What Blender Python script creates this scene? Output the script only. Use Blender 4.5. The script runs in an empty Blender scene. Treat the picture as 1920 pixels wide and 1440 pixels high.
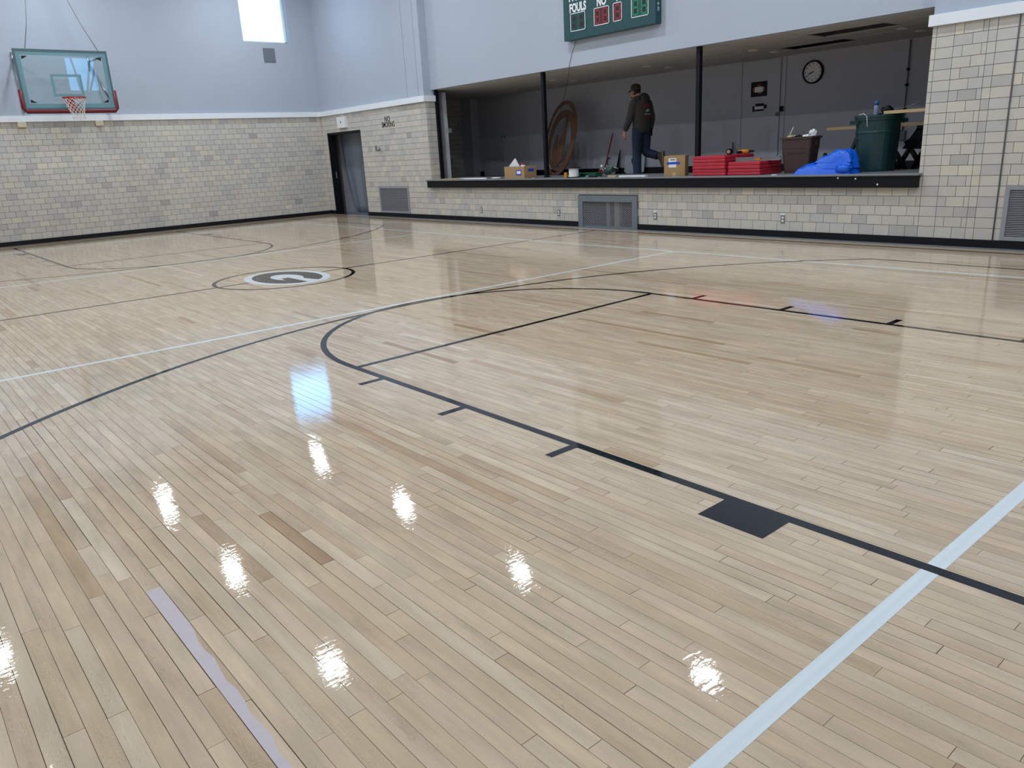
import bpy, bmesh, math, random
import numpy as np
from mathutils import Vector, Matrix
from mathutils.bvhtree import BVHTree

random.seed(7)
rng = np.random.default_rng(7)
SC = bpy.context.scene
COL = SC.collection

# ------------------------------------------------------------------ camera
CAM = np.array([10.0551, -4.3594, 1.4942])
YAW, PIT, ROL, FOC = -0.8825, -0.2948, -0.0553, 1439.28     # focal length in pixels of a 1920 wide frame
cy, sy, cp, sp = math.cos(YAW), math.sin(YAW), math.cos(PIT), math.sin(PIT)
_f = np.array([sy*cp, cy*cp, sp]); _r = np.array([cy, -sy, 0.0]); _u = np.cross(_r, _f)
cr, sr = math.cos(ROL), math.sin(ROL)
R_ = cr*_r + sr*_u; U_ = -sr*_r + cr*_u; F_ = _f
cd = bpy.data.cameras.new('camera'); cam = bpy.data.objects.new('camera', cd); COL.objects.link(cam)
cd.sensor_fit = 'HORIZONTAL'; cd.sensor_width = 36.0; cd.lens = FOC/1920*36.0; cd.clip_start = 0.05; cd.clip_end = 400
m = Matrix(((R_[0], U_[0], -F_[0], CAM[0]), (R_[1], U_[1], -F_[1], CAM[1]), (R_[2], U_[2], -F_[2], CAM[2]), (0, 0, 0, 1)))
cam.matrix_world = m
SC.camera = cam

# ------------------------------------------------------------------ sky and exposure
W = bpy.data.worlds.new('sky'); SC.world = W; W.use_nodes = True
bg = W.node_tree.nodes['Background']
bg.inputs['Color'].default_value = (0.22, 0.56, 1.0, 1); bg.inputs['Strength'].default_value = 5.4
SC.view_settings.view_transform = 'Standard'; SC.view_settings.look = 'None'
SC.view_settings.gamma = 1.0; SC.view_settings.use_curve_mapping = False
SC.view_settings.exposure = 0.14
LAMP_W = 64.0
LAMP_COL = (0.86, 0.94, 1.0)

def ray(u, v): return F_ + (u-960)/FOC*R_ - (v-720)/FOC*U_
def onZ(u, v, z=0.0):
    d = ray(u, v); return Vector(CAM + d*(z-CAM[2])/d[2])
def onY(u, v, Y):
    d = ray(u, v); return Vector(CAM + d*(Y-CAM[1])/d[1])
def onX(u, v, X):
    d = ray(u, v); return Vector(CAM + d*(X-CAM[0])/d[0])
def proj(P):
    d = np.asarray(P, float) - CAM; z = d@F_
    z = np.where(np.abs(z) < 1e-6, 1e-6, z)
    return np.stack([960+FOC*(d@R_)/z, 720-FOC*(d@U_)/z, z], -1)

# ------------------------------------------------------------------ materials
def lin(r, g, b):
    f = lambda c: (c/255/12.92) if c/255 <= .04045 else ((c/255+.055)/1.055)**2.4
    return (f(r), f(g), f(b), 1.0)
def nt(name):
    mt = bpy.data.materials.new(name); mt.use_nodes = True
    t = mt.node_tree; return mt, t, t.nodes['Principled BSDF']
def mat(name, col, rough=.6, var=.12, scale=8.0, metal=0.0, bump=0.0, spec=.5, bscale=None):
    mt, t, b = nt(name)
    b.inputs['Roughness'].default_value = rough; b.inputs['Metallic'].default_value = metal
    b.inputs['Specular IOR Level'].default_value = spec
    tc = t.nodes.new('ShaderNodeTexCoord'); nz = t.nodes.new('ShaderNodeTexNoise')
    nz.inputs['Scale'].default_value = scale; nz.inputs['Detail'].default_value = 4
    t.links.new(tc.outputs['Object'], nz.inputs['Vector'])
    mp = t.nodes.new('ShaderNodeMapRange'); mp.inputs[3].default_value = 1-var; mp.inputs[4].default_value = 1+var
    t.links.new(nz.outputs['Fac'], mp.inputs[0])
    mx = t.nodes.new('ShaderNodeMix'); mx.data_type = 'RGBA'; mx.blend_type = 'MULTIPLY'; mx.inputs[0].default_value = 1
    mx.inputs[6].default_value = col; t.links.new(mp.outputs[0], mx.inputs[7])
    t.links.new(mx.outputs[2], b.inputs['Base Color'])
    if bump:
        n2 = t.nodes.new('ShaderNodeTexNoise'); n2.inputs['Scale'].default_value = bscale or scale*6; n2.inputs['Detail'].default_value = 3
        t.links.new(tc.outputs['Object'], n2.inputs['Vector'])
        bp = t.nodes.new('ShaderNodeBump'); bp.inputs['Strength'].default_value = bump; bp.inputs['Distance'].default_value = .01
        t.links.new(n2.outputs['Fac'], bp.inputs['Height']); t.links.new(bp.outputs[0], b.inputs['Normal'])
    return mt
def emis(name, col, s):
    mt, t, b = nt(name)
    b.inputs['Base Color'].default_value = (.8, .8, .8, 1)
    b.inputs['Emission Color'].default_value = (*col, 1); b.inputs['Emission Strength'].default_value = s
    return mt
def glass(name, tint, ior=1.5):
    mt = bpy.data.materials.new(name); mt.use_nodes = True; t = mt.node_tree; t.nodes.clear()
    o = t.nodes.new('ShaderNodeOutputMaterial'); mx = t.nodes.new('ShaderNodeMixShader'); fr = t.nodes.new('ShaderNodeFresnel')
    fr.inputs[0].default_value = ior
    tr = t.nodes.new('ShaderNodeBsdfTransparent'); tr.inputs[0].default_value = tint
    gl = t.nodes.new('ShaderNodeBsdfGlossy'); gl.inputs['Roughness'].default_value = 0.0
    t.links.new(fr.outputs[0], mx.inputs[0]); t.links.new(tr.outputs[0], mx.inputs[1]); t.links.new(gl.outputs[0], mx.inputs[2])
    t.links.new(mx.outputs[0], o.inputs[0]); return mt

def piece_source(t, use_attr):
    """three random numbers of a piece: from the joined mesh's attribute or from the object's own colour"""
    if use_attr:
        a = t.nodes.new('ShaderNodeAttribute'); a.attribute_name = 'piece'; src = a.outputs['Color']
    else:
        a = t.nodes.new('ShaderNodeObjectInfo'); src = a.outputs['Color']
    s = t.nodes.new('ShaderNodeSeparateColor'); t.links.new(src, s.inputs[0]); return s.outputs
def math_node(t, op, a, b):
    n = t.nodes.new('ShaderNodeMath'); n.operation = op
    for i, v in enumerate((a, b)):
        if isinstance(v, (int, float)): n.inputs[i].default_value = v
        else: t.links.new(v, n.inputs[i])
    return n.outputs[0]

def plank_mat(name, use_attr):
    mt, t, b = nt(name)
    o = piece_source(t, use_attr)
    g = t.nodes.new('ShaderNodeNewGeometry')
    # each board takes its own cut of the grain
    cmb = t.nodes.new('ShaderNodeCombineXYZ')
    t.links.new(math_node(t, 'MULTIPLY', o[2], 37.0), cmb.inputs[0]); t.links.new(math_node(t, 'MULTIPLY', o[2], 91.0), cmb.inputs[1])
    ad = t.nodes.new('ShaderNodeVectorMath'); ad.operation = 'ADD'
    t.links.new(g.outputs['Position'], ad.inputs[0]); t.links.new(cmb.outputs[0], ad.inputs[1])
    def noise(sx, sy, detail, rough=.55, dist=0.0):
        mp = t.nodes.new('ShaderNodeMapping'); mp.inputs['Scale'].default_value = (sx, sy, 1)
        t.links.new(ad.outputs[0], mp.inputs[0])
        n = t.nodes.new('ShaderNodeTexNoise'); n.inputs['Scale'].default_value = 1; n.inputs['Detail'].default_value = detail
        n.inputs['Roughness'].default_value = rough; n.inputs['Distortion'].default_value = dist
        t.links.new(mp.outputs[0], n.inputs['Vector']); return n.outputs['Fac']
    ramp = t.nodes.new('ShaderNodeValToRGB'); el = ramp.color_ramp.elements
    el[0].position = 0.0; el[0].color = lin(180, 152, 124)
    el[1].position = 1.0; el[1].color = lin(226, 211, 191)
    for ps, c in ((.12, (192, 167, 140)), (.35, (203, 182, 157)), (.6, (209, 190, 166)), (.82, (216, 199, 176))):
        e = ramp.color_ramp.elements.new(ps); e.color = lin(*c)
    t.links.new(o[0], ramp.inputs[0])
    # pinkish or yellowish heart in some boards
    hue = t.nodes.new('ShaderNodeValToRGB'); e = hue.color_ramp.elements
    e[0].color = (1.0, .955, .94, 1); e[1].color = (1.0, .975, .93, 1); x = hue.color_ramp.elements.new(.5); x.color = (1, 1, 1, 1)
    t.links.new(o[1], hue.inputs[0])
    m1 = t.nodes.new('ShaderNodeMix'); m1.data_type = 'RGBA'; m1.blend_type = 'MULTIPLY'; m1.inputs[0].default_value = 1
    t.links.new(ramp.outputs[0], m1.inputs[6]); t.links.new(hue.outputs[0], m1.inputs[7])
    # cloudy patches along the board, fine streaks, and contour-like figure
    cl = noise(2.6, 14, 3); fi = noise(4, 420, 4, .6); fg = noise(5, 34, 2, .4, .6)
    wv = math_node(t, 'SINE', math_node(t, 'MULTIPLY', fg, 95.0), 0.0)
    wv = math_node(t, 'POWER', math_node(t, 'ABSOLUTE', wv, 0.0), 6.0)
    fm = t.nodes.new('ShaderNodeMapRange'); fm.inputs[1].default_value = .45; fm.inputs[2].default_value = .75
    t.links.new(noise(1.3, 6, 1), fm.inputs[0])
    fig = math_node(t, 'MULTIPLY', wv, fm.outputs[0])
    a1 = t.nodes.new('ShaderNodeMapRange'); a1.inputs[1].default_value = .25; a1.inputs[2].default_value = .75; a1.inputs[3].default_value = .80; a1.inputs[4].default_value = 1.14
    t.links.new(cl, a1.inputs[0])
    a2 = t.nodes.new('ShaderNodeMapRange'); a2.inputs[1].default_value = .3; a2.inputs[2].default_value = .7; a2.inputs[3].default_value = .93; a2.inputs[4].default_value = 1.05
    t.links.new(fi, a2.inputs[0])
    tot = math_node(t, 'MULTIPLY', math_node(t, 'MULTIPLY', a1.outputs[0], a2.outputs[0]), math_node(t, 'SUBTRACT', 1.0, math_node(t, 'MULTIPLY', fig, .24)))
    m2 = t.nodes.new('ShaderNodeMix'); m2.data_type = 'RGBA'; m2.blend_type = 'MULTIPLY'; m2.inputs[0].default_value = 1
    t.links.new(m1.outputs[2], m2.inputs[6]); t.links.new(tot, m2.inputs[7])
    t.links.new(m2.outputs[2], b.inputs['Base Color'])
    varnish(t, b); return mt
def varnish(t, b, strength=.10):
    """fresh gloss coat: sharp reflection, slight waviness across the boards"""
    b.inputs['Roughness'].default_value = .03; b.inputs['IOR'].default_value = 1.48
    g = t.nodes.new('ShaderNodeNewGeometry')
    hs = []
    for sx, sy, w in ((70, 20, 1.5), (9, 14, .8), (300, 130, .25)):
        mp = t.nodes.new('ShaderNodeMapping'); mp.inputs['Scale'].default_value = (sx, sy, 1)
        t.links.new(g.outputs['Position'], mp.inputs[0])
        n = t.nodes.new('ShaderNodeTexNoise'); n.inputs['Scale'].default_value = 1; n.inputs['Detail'].default_value = 1
        t.links.new(mp.outputs[0], n.inputs['Vector'])
        hs.append(math_node(t, 'MULTIPLY', n.outputs['Fac'], w))
    h = math_node(t, 'ADD', math_node(t, 'ADD', hs[0], hs[1]), hs[2])
    bp = t.nodes.new('ShaderNodeBump'); bp.inputs['Strength'].default_value = strength; bp.inputs['Distance'].default_value = .0016
    t.links.new(h, bp.inputs['Height']); t.links.new(bp.outputs[0], b.inputs['Normal'])
def paint_mat(name, col):
    mt, t, b = nt(name); b.inputs['Base Color'].default_value = col; varnish(t, b)
    nz = t.nodes.new('ShaderNodeTexNoise'); nz.inputs['Scale'].default_value = 3
    mp = t.nodes.new('ShaderNodeMapRange'); mp.inputs[3].default_value = .92; mp.inputs[4].default_value = 1.08
    t.links.new(nz.outputs['Fac'], mp.inputs[0])
    mx = t.nodes.new('ShaderNodeMix'); mx.data_type = 'RGBA'; mx.blend_type = 'MULTIPLY'; mx.inputs[0].default_value = 1; mx.inputs[6].default_value = col
    t.links.new(mp.outputs[0], mx.inputs[7]); t.links.new(mx.outputs[2], b.inputs['Base Color']); return mt

def tile_mat(name, use_attr, dark=1.0):
    mt, t, b = nt(name)
    o = piece_source(t, use_attr)
    ramp = t.nodes.new('ShaderNodeValToRGB'); el = ramp.color_ramp.elements
    el[0].position = 0; el[0].color = lin(168, 164, 159); el[1].position = 1; el[1].color = lin(216, 208, 190)
    for ps, c in ((.15, (186, 183, 179)), (.4, (197, 193, 187)), (.7, (204, 199, 190)), (.9, (211, 203, 185))):
        e = ramp.color_ramp.elements.new(ps); e.color = lin(*c)
    t.links.new(o[0], ramp.inputs[0])
    g = t.nodes.new('ShaderNodeNewGeometry')
    n = t.nodes.new('ShaderNodeTexNoise'); n.inputs['Scale'].default_value = 9; n.inputs['Detail'].default_value = 5
    t.links.new(g.outputs['Position'], n.inputs['Vector'])
    n2 = t.nodes.new('ShaderNodeTexNoise'); n2.inputs['Scale'].default_value = .7; n2.inputs['Detail'].default_value = 2
    t.links.new(g.outputs['Position'], n2.inputs['Vector'])
    a = t.nodes.new('ShaderNodeMapRange'); a.inputs[3].default_value = .86*dark; a.inputs[4].default_value = 1.12*dark
    t.links.new(math_node(t, 'MULTIPLY', math_node(t, 'ADD', n.outputs['Fac'], n2.outputs['Fac']), .5), a.inputs[0])
    m2 = t.nodes.new('ShaderNodeMix'); m2.data_type = 'RGBA'; m2.blend_type = 'MULTIPLY'; m2.inputs[0].default_value = 1
    t.links.new(ramp.outputs[0], m2.inputs[6]); t.links.new(a.outputs[0], m2.inputs[7]); t.links.new(m2.outputs[2], b.inputs['Base Color'])
    b.inputs['Roughness'].default_value = .42
    bp = t.nodes.new('ShaderNodeBump'); bp.inputs['Strength'].default_value = .15; bp.inputs['Distance'].default_value = .004
    n3 = t.nodes.new('ShaderNodeTexNoise'); n3.inputs['Scale'].default_value = 90; t.links.new(g.outputs['Position'], n3.inputs['Vector'])
    t.links.new(n3.outputs['Fac'], bp.inputs['Height']); t.links.new(bp.outputs[0], b.inputs['Normal'])
    return mt

M = dict(
    plank=plank_mat('maple_board', False), plank_far=plank_mat('maple_boards_joined', True),
    tile=tile_mat('glazed_block', False), tile_far=tile_mat('glazed_blocks_joined', True),
    seam=mat('floor_joint', lin(52, 36, 26), .9), mortar=mat('mortar', lin(74, 68, 62), .95, .15, 20),
    black_line=paint_mat('black_court_paint', lin(18, 20, 26)), white_line=paint_mat('white_court_paint', lin(222, 232, 240)),
    wall=mat('upper_wall_paint', lin(175, 184, 199), .75, .03, 1.2), trim=mat('white_trim_paint', lin(236, 241, 248), .45, .05, 5),
    base=mat('black_rubber_base', lin(9, 12, 20), .55, .2, 6, spec=.3), black=mat('black_paint', lin(9, 12, 20), .5, .2, 5, spec=.25),
    stagewall=mat('stage_wall_paint', lin(192, 194, 204), .8, .04, 1.5), stageceil=mat('ceiling_tile', lin(196, 196, 192), .95, .06, 14, bump=.2),
    stagefloor=mat('stage_floor_brown', lin(82, 68, 60), .6, .2, 4), counter=mat('counter_grey', lin(122, 126, 130), .35, .1, 6),
    grey=mat('grey_enamel', lin(112, 120, 128), .4, .08, 6), steel=mat('galvanised_steel', lin(150, 152, 156), .35, .1, 12, metal=.8),
    louvre=mat('louvre_grey', lin(150, 152, 158), .4, .06, 6), dark=mat('dark_void', lin(24, 25, 28), .9),
    ceil=mat('gym_ceiling', lin(214, 214, 212), .9, .04, 1), wood=mat('pine_board', lin(196, 170, 128), .6, .15, 7),
    ply=mat('plywood', lin(128, 98, 78), .55, .18, 6), card=mat('cardboard', lin(168, 136, 96), .8, .08, 6),
    tape=mat('blue_tape', lin(24, 78, 190), .5, .05), paper=mat('white_paper', lin(236, 238, 240), .7, .03),
    red=mat('red_vinyl', lin(184, 40, 58), .3, .12, 5), redpad=mat('maroon_pad', lin(104, 8, 26), .45, .08, 6), rim=mat('rim_red', lin(160, 24, 34), .35, .08),
    bluetarp=mat('blue_tarp', lin(12, 98, 226), .35, .1, 8, bump=.25), greenbin=mat('green_plastic', lin(24, 58, 60), .38, .25, 5),
    brownbin=mat('brown_plastic', lin(66, 48, 46), .42, .15, 5), sbgreen=mat('scoreboard_green', lin(18, 70, 74), .45, .06, 3),
    white=mat('white_plastic', lin(232, 234, 236), .4, .03), frame=mat('board_frame', lin(84, 104, 112), .4, .1, metal=.3),
    teal=mat('teal_board_border', lin(104, 146, 158), .4, .06), net=mat('net_cord', lin(224, 220, 212), .8, .05),
    skin=mat('skin', lin(186, 132, 110), .55, .08), hoodie=mat('charcoal_fleece', lin(62, 59, 57), .9, .14, 12, bump=.2), denim=mat('dark_denim', lin(30, 43, 66), .85, .25, 9, bump=.15),
    cap=mat('brown_cap', lin(56, 46, 40), .85, .12), hair=mat('dark_hair', lin(32, 24, 20), .8), sole=mat('tan_sole', lin(138, 116, 88), .85, .25, 60), boot=mat('work_boot', lin(70, 58, 48), .7),
    printred=mat('print_red', lin(150, 34, 44), .8), printwhite=mat('print_white', lin(200, 200, 198), .8),
    glass=glass('window_glass', (.96, .98, 1, 1)), bglass=glass('backboard_glass', (.90, .955, .955, 1), 1.62),
    segred=mat('segment_red', lin(132, 30, 44), .5), segredbg=mat('segment_red_field', lin(84, 20, 34), .5), seggreen=mat('segment_green', lin(18, 122, 92), .5),
    seggreenbg=mat('segment_green_field', lin(14, 78, 70), .5), segdim=mat('segment_dim', lin(16, 58, 58), .5), segdimbg=mat('segment_dim_field', lin(20, 72, 70), .5), segoff=mat('segment_hole', lin(30, 22, 34), .6),
    bark=mat('bark', lin(104, 104, 104), .9, .2), grass=mat('outdoor_ground', lin(110, 112, 90), .95, .2, 1), brick=mat('stub_cream', lin(206, 198, 170), .6, .1, 20),
    bluecap=mat('blue_cap', lin(16, 96, 160), .35), can=mat('can_grey_blue', lin(120, 140, 170), .3), yellow=mat('yellow_tool', lin(206, 132, 30), .5), green=mat('green_plastic_case', lin(10, 84, 52), .45),
    sheet=mat('plastic_sheeting', lin(128, 138, 150), .35, .08, 3), paleboard=mat('pale_painted_ply', lin(186, 192, 204), .5, .05), pale_coat=mat('pale_filler', lin(206, 196, 202), .25, .06, 20),
    lamp=mat('lamp_housing', lin(60, 62, 66), .4), lens=emis('lamp_lens', LAMP_COL, 30.0),
)

# ------------------------------------------------------------------ mesh helpers
class MB:
    def __init__(s): s.v = []; s.f = []; s.sm = []
    def quad(s, pts):
        n = len(s.v); s.v += [tuple(p) for p in pts]; s.f.append(tuple(range(n, n+len(pts)))); s.sm.append(False); return s
    def box(s, x0, y0, z0, x1, y1, z1, mx=None):
        P = [(x, y, z) for z in (z0, z1) for y in (y0, y1) for x in (x0, x1)]
        if mx is not None: P = [tuple(mx @ Vector(p)) for p in P]
        n = len(s.v); s.v += P
        for q in ((0, 2, 3, 1), (4, 5, 7, 6), (0, 1, 5, 4), (2, 6, 7, 3), (0, 4, 6, 2), (1, 3, 7, 5)):
            s.f.append(tuple(n+i for i in q)); s.sm.append(False)
        return s
    def prism(s, poly, y0, y1, ax='y'):
        """poly of 2D points extruded along an axis ('y': (x,z); 'z': (x,y); 'x': (y,z))"""
        def mk(a, b, h): return {'y': (a, h, b), 'z': (a, b, h), 'x': (h, a, b)}[ax]
        n = len(s.v); k = len(poly)
        s.v += [mk(a, b, y0) for a, b in poly] + [mk(a, b, y1) for a, b in poly]
        s.f.append(tuple(range(n+k-1, n-1, -1))); s.f.append(tuple(range(n+k, n+2*k))); s.sm += [False, False]
        for i in range(k):
            j = (i+1) % k; s.f.append((n+i, n+j, n+k+j, n+k+i)); s.sm.append(False)
        return s
    def rings(s, rings, cap=True, closed=False, smooth=True):
        n = len(s.v); k = len(rings[0])
        for r in rings: s.v += [tuple(p) for p in r]
        m_ = len(rings)
        for i in range(m_ if closed else m_-1):
            a = n+i*k; b = n+((i+1) % m_)*k
            for j in range(k):
                l = (j+1) % k; s.f.append((a+j, a+l, b+l, b+j)); s.sm.append(smooth)
        if cap and not closed:
            s.f.append(tuple(range(n+k-1, n-1, -1))); s.f.append(tuple(range(n+(m_-1)*k, n+m_*k))); s.sm += [False, False]
        return s
    def tube(s, pts, r, seg=8, closed=False, cap=True):
        pts = [Vector(p) for p in pts]; rs = r if isinstance(r, (list, tuple)) else [r]*len(pts)
        out = []; prev = None; N = len(pts)
        for i, p in enumerate(pts):
            if closed: t = (pts[(i+1) % N]-pts[i-1]).normalized()
            else: t = (pts[min(i+1, N-1)]-pts[max(i-1, 0)]).normalized()
            if prev is None:
                a = Vector((0, 0, 1)) if abs(t.z) < .9 else Vector((1, 0, 0))
                u = t.cross(a).normalized()
            else:
                u = (prev - t*prev.dot(t)); u = u.normalized() if u.length > 1e-6 else prev
            prev = u; w = t.cross(u)
            q = rs[i]; qa, qb = q if isinstance(q, (tuple, list)) else (q, q)
            out.append([p + u*math.cos(2*math.pi*j/seg)*qa + w*math.sin(2*math.pi*j/seg)*qb for j in range(seg)])
        return s.rings(out, cap, closed)
    def lathe(s, prof, c=(0, 0, 0), seg=24, cap=True):
        return s.rings([[(c[0]+r*math.cos(2*math.pi*j/seg), c[1]+r*math.sin(2*math.pi*j/seg), c[2]+z) for j in range(seg)] for r, z in prof], cap)
    def sphere(s, c, r, seg=14, nr=8):
        rx, ry, rz = r if isinstance(r, (tuple, list)) else (r, r, r)
        rr = []
        for i in range(nr+1):
            th = -math.pi/2+math.pi*i/nr; q = max(math.cos(th), .02)
            rr.append([(c[0]+rx*q*math.cos(2*math.pi*j/seg), c[1]+ry*q*math.sin(2*math.pi*j/seg), c[2]+rz*math.sin(th)) for j in range(seg)])
        return s.rings(rr)
    def mesh(s, name):
        me = bpy.data.meshes.new(name); me.from_pydata(s.v, [], s.f); me.polygons.foreach_set('use_smooth', s.sm); me.update(); return me
    def build(s, name, mt, parent=None, bevel=0.0, **kw):
        me = s.mesh(name)
        if bevel or True:
            b = bmesh.new(); b.from_mesh(me); bmesh.ops.recalc_face_normals(b, faces=b.faces[:])
            if bevel: bmesh.ops.bevel(b, geom=[e for e in b.edges if e.calc_face_angle(0) > .6], offset=bevel, segments=2, affect='EDGES', profile=.6)
            b.to_mesh(me); b.free()
        return link(name, me, mt, parent, **kw)
def link(name, me, mt, parent=None, label=None, cat=None, group=None, kind=None):
    o = bpy.data.objects.new(name, me); COL.objects.link(o)
    if mt is not None:
        if not me.materials: me.materials.append(M[mt] if isinstance(mt, str) else mt)
    if parent is not None: o.parent = parent; 
    tag(o, label, cat, group, kind); return o
def tag(o, label=None, cat=None, group=None, kind=None):
    if label: o['label'] = label
    if cat: o['category'] = cat
    if group: o['group'] = group
    if kind: o['kind'] = kind
    return o
def thing(name, label, cat, loc=(0, 0, 0), rz=0.0, group=None):
    o = bpy.data.objects.new(name, None); COL.objects.link(o); o.location = loc; o.rotation_euler = (0, 0, rz); o.empty_display_size = .1
    return tag(o, label, cat, group)
def copy_tree(o, parent=None, loc=None, label=None):
    c = o.copy(); COL.objects.link(c); c.parent = parent
    if loc is not None: c.location = loc
    if label: c['label'] = label
    for ch in list(o.children): copy_tree(ch, c)
    return c
def text_mesh(body, size, name, mt, parent, mx, bold=0.0, extrude=.001, sx=1.0, align='CENTER', spacing=1.0):
    cu = bpy.data.curves.new(name, 'FONT'); cu.body = body; cu.size = size; cu.offset = bold; cu.extrude = extrude
    cu.align_x = align; cu.align_y = 'CENTER'; cu.space_character = spacing; cu.resolution_u = 3
    tmp = bpy.data.objects.new('tmp', cu); COL.objects.link(tmp)
    bpy.context.view_layer.update()
    me = bpy.data.meshes.new_from_object(tmp.evaluated_get(bpy.context.evaluated_depsgraph_get()))
    bpy.data.objects.remove(tmp); bpy.data.curves.remove(cu)
    me.name = name; me.transform(mx @ Matrix.Diagonal((sx, 1, 1, 1))); me.materials.clear()
    return link(name, me, mt, parent)
FACE_STAGE = Matrix(((1, 0, 0, 0), (0, 0, -1, 0), (0, 1, 0, 0), (0, 0, 0, 1)))      # text that faces -Y
FACE_PLUSX = Matrix(((0, 0, 1, 0), (1, 0, 0, 0), (0, 1, 0, 0), (0, 0, 0, 1)))       # text that faces +X
def T(x, y, z): return Matrix.Translation((x, y, z))
def remesh(mb, voxel, smooth=4):
    me = mb.mesh('t'); b = bmesh.new(); b.from_mesh(me); bmesh.ops.recalc_face_normals(b, faces=b.faces[:]); b.to_mesh(me); b.free()
    o = bpy.data.objects.new('t', me); COL.objects.link(o)
    r = o.modifiers.new('r', 'REMESH'); r.mode = 'VOXEL'; r.voxel_size = voxel
    if smooth:
        sm = o.modifiers.new('s', 'SMOOTH'); sm.iterations = smooth; sm.factor = .5
    bpy.context.view_layer.update()
    out = bpy.data.meshes.new_from_object(o.evaluated_get(bpy.context.evaluated_depsgraph_get()))
    bpy.data.objects.remove(o); out.materials.clear()
    out.polygons.foreach_set('use_smooth', [True]*len(out.polygons)); return out

# ------------------------------------------------------------------ dimensions of the hall
XL, XR, YB, YF = -11.05, 11.05, 6.5, -6.5        # faces of the four walls
HC = 7.3                                        # ceiling
TZ0, TZ1 = 2.694, 2.825                          # white ledge
OX0, OX1 = -5.77, 5.52                           # stage opening
FY = 6.69                                        # plaster above the opening
SOF = 2.95
CT = 0.93                                        # top of the stage sill
SF = 0.83                                        # stage floor
SBY = 10.0                                       # rear wall of the stage
SX0, SX1 = -8.75, 8.0
TW, TH, TZ = .2135, .129, .114                   # block module

# ------------------------------------------------------------------ floor
floor = MB().box(XL-.05, YF-.05, -.12, XR+.05, YB+.02, -.012).build('floor', 'seam', label='glossy maple strip floor of the gymnasium with court markings', cat='floor', kind='structure')
PWD = .0566
rows = int((YB-YF)/PWD)+1
pl = []
for i in range(rows):
    y0 = YF + i*PWD
    if y0+PWD > YB+.001: break
    x = XL - random.random()*1.2
    while x < XR:
        L = random.choice((.35, .5, .6, .75, .9, 1.0, 1.2, 1.4, 1.7)) * random.uniform(.85, 1.15)
        a, b = max(x, XL), min(x+L, XR)
        if b-a > .05: pl.append((a, b, y0, y0+PWD))
        x += L
pl = np.array(pl)
g1 = rng.choice([.0006, .0009, .0013, .0018], size=len(pl), p=[.3, .35, .25, .1])
tilt = rng.normal(0, .0012, len(pl)); zj = rng.uniform(-.00012, .00012, len(pl))
tone = np.clip(rng.normal(.56, .125, len(pl)), 0, 1); hue = rng.random(len(pl)); seed = rng.random(len(pl))
dk = rng.random(len(pl)) < .03; tone[dk] = rng.uniform(0, .2, dk.sum())
cen = np.stack([(pl[:, 0]+pl[:, 1])/2, (pl[:, 2]+pl[:, 3])/2, np.zeros(len(pl))], 1)
def px_area(c4):
    P = [proj(c) for c in c4]
    vis = np.all([p[:, 2] > .3 for p in P], 0)
    A = np.zeros(len(P[0]))
    for i in range(4):
        p, q = P[i], P[(i+1) % 4]; A += p[:, 0]*q[:, 1]-q[:, 0]*p[:, 1]
    A = np.abs(A)/2
    cx = sum(p[:, 0] for p in P)/4; cyy = sum(p[:, 1] for p in P)/4
    ins = vis & (cx > -60) & (cx < 1980) & (cyy > -60) & (cyy < 1520)
    return np.where(ins, A, 0)
Z0 = np.zeros(len(pl))
area = px_area([np.stack([pl[:, i], pl[:, j], Z0], 1) for i, j in ((0, 2), (1, 2), (1, 3), (0, 3))])
order = np.argsort(-area); near = set(order[:300].tolist())
ub = MB(); ub.box(-.5, -.5, -1, .5, .5, 0); unit_plank = ub.mesh('board'); unit_plank.materials.append(M['plank'])
V = []; Fc = []; PC = []
for i in range(len(pl)):
    a, b, y0, y1 = pl[i]; g = g1[i]
    if i in near:
        o = bpy.data.objects.new('board', unit_plank); COL.objects.link(o); o.parent = floor
        o.location = ((a+b)/2, (y0+y1)/2, zj[i]); o.scale = (b-a-2*g, y1-y0-2*g, .011); o.rotation_euler = (tilt[i], 0, 0)
        o.color = (tone[i], hue[i], seed[i], 1)
    else:
        n = len(V); h = tilt[i]*(y1-y0)/2
        xs, xe, ys, ye = a+g, b-g, y0+g, y1-g
        V += [(xs, ys, zj[i]-h), (xe, ys, zj[i]-h), (xe, ye, zj[i]+h), (xs, ye, zj[i]+h), (xs, ys, -.011), (xe, ys, -.011), (xe, ye, -.011), (xs, ye, -.011)]
        Fc += [(n, n+1, n+2, n+3), (n, n+4, n+5, n+1), (n+1, n+5, n+6, n+2), (n+2, n+6, n+7, n+3), (n+3, n+7, n+4, n)]
        PC += [(tone[i], hue[i], seed[i], 1)]*8
me = bpy.data.meshes.new('boards'); me.from_pydata(V, [], Fc); me.update()
at = me.attributes.new('piece', 'FLOAT_COLOR', 'POINT'); at.data.foreach_set('color', np.array(PC, dtype=np.float32).ravel())
link('boards', me, 'plank_far', floor, kind='stuff')

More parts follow.
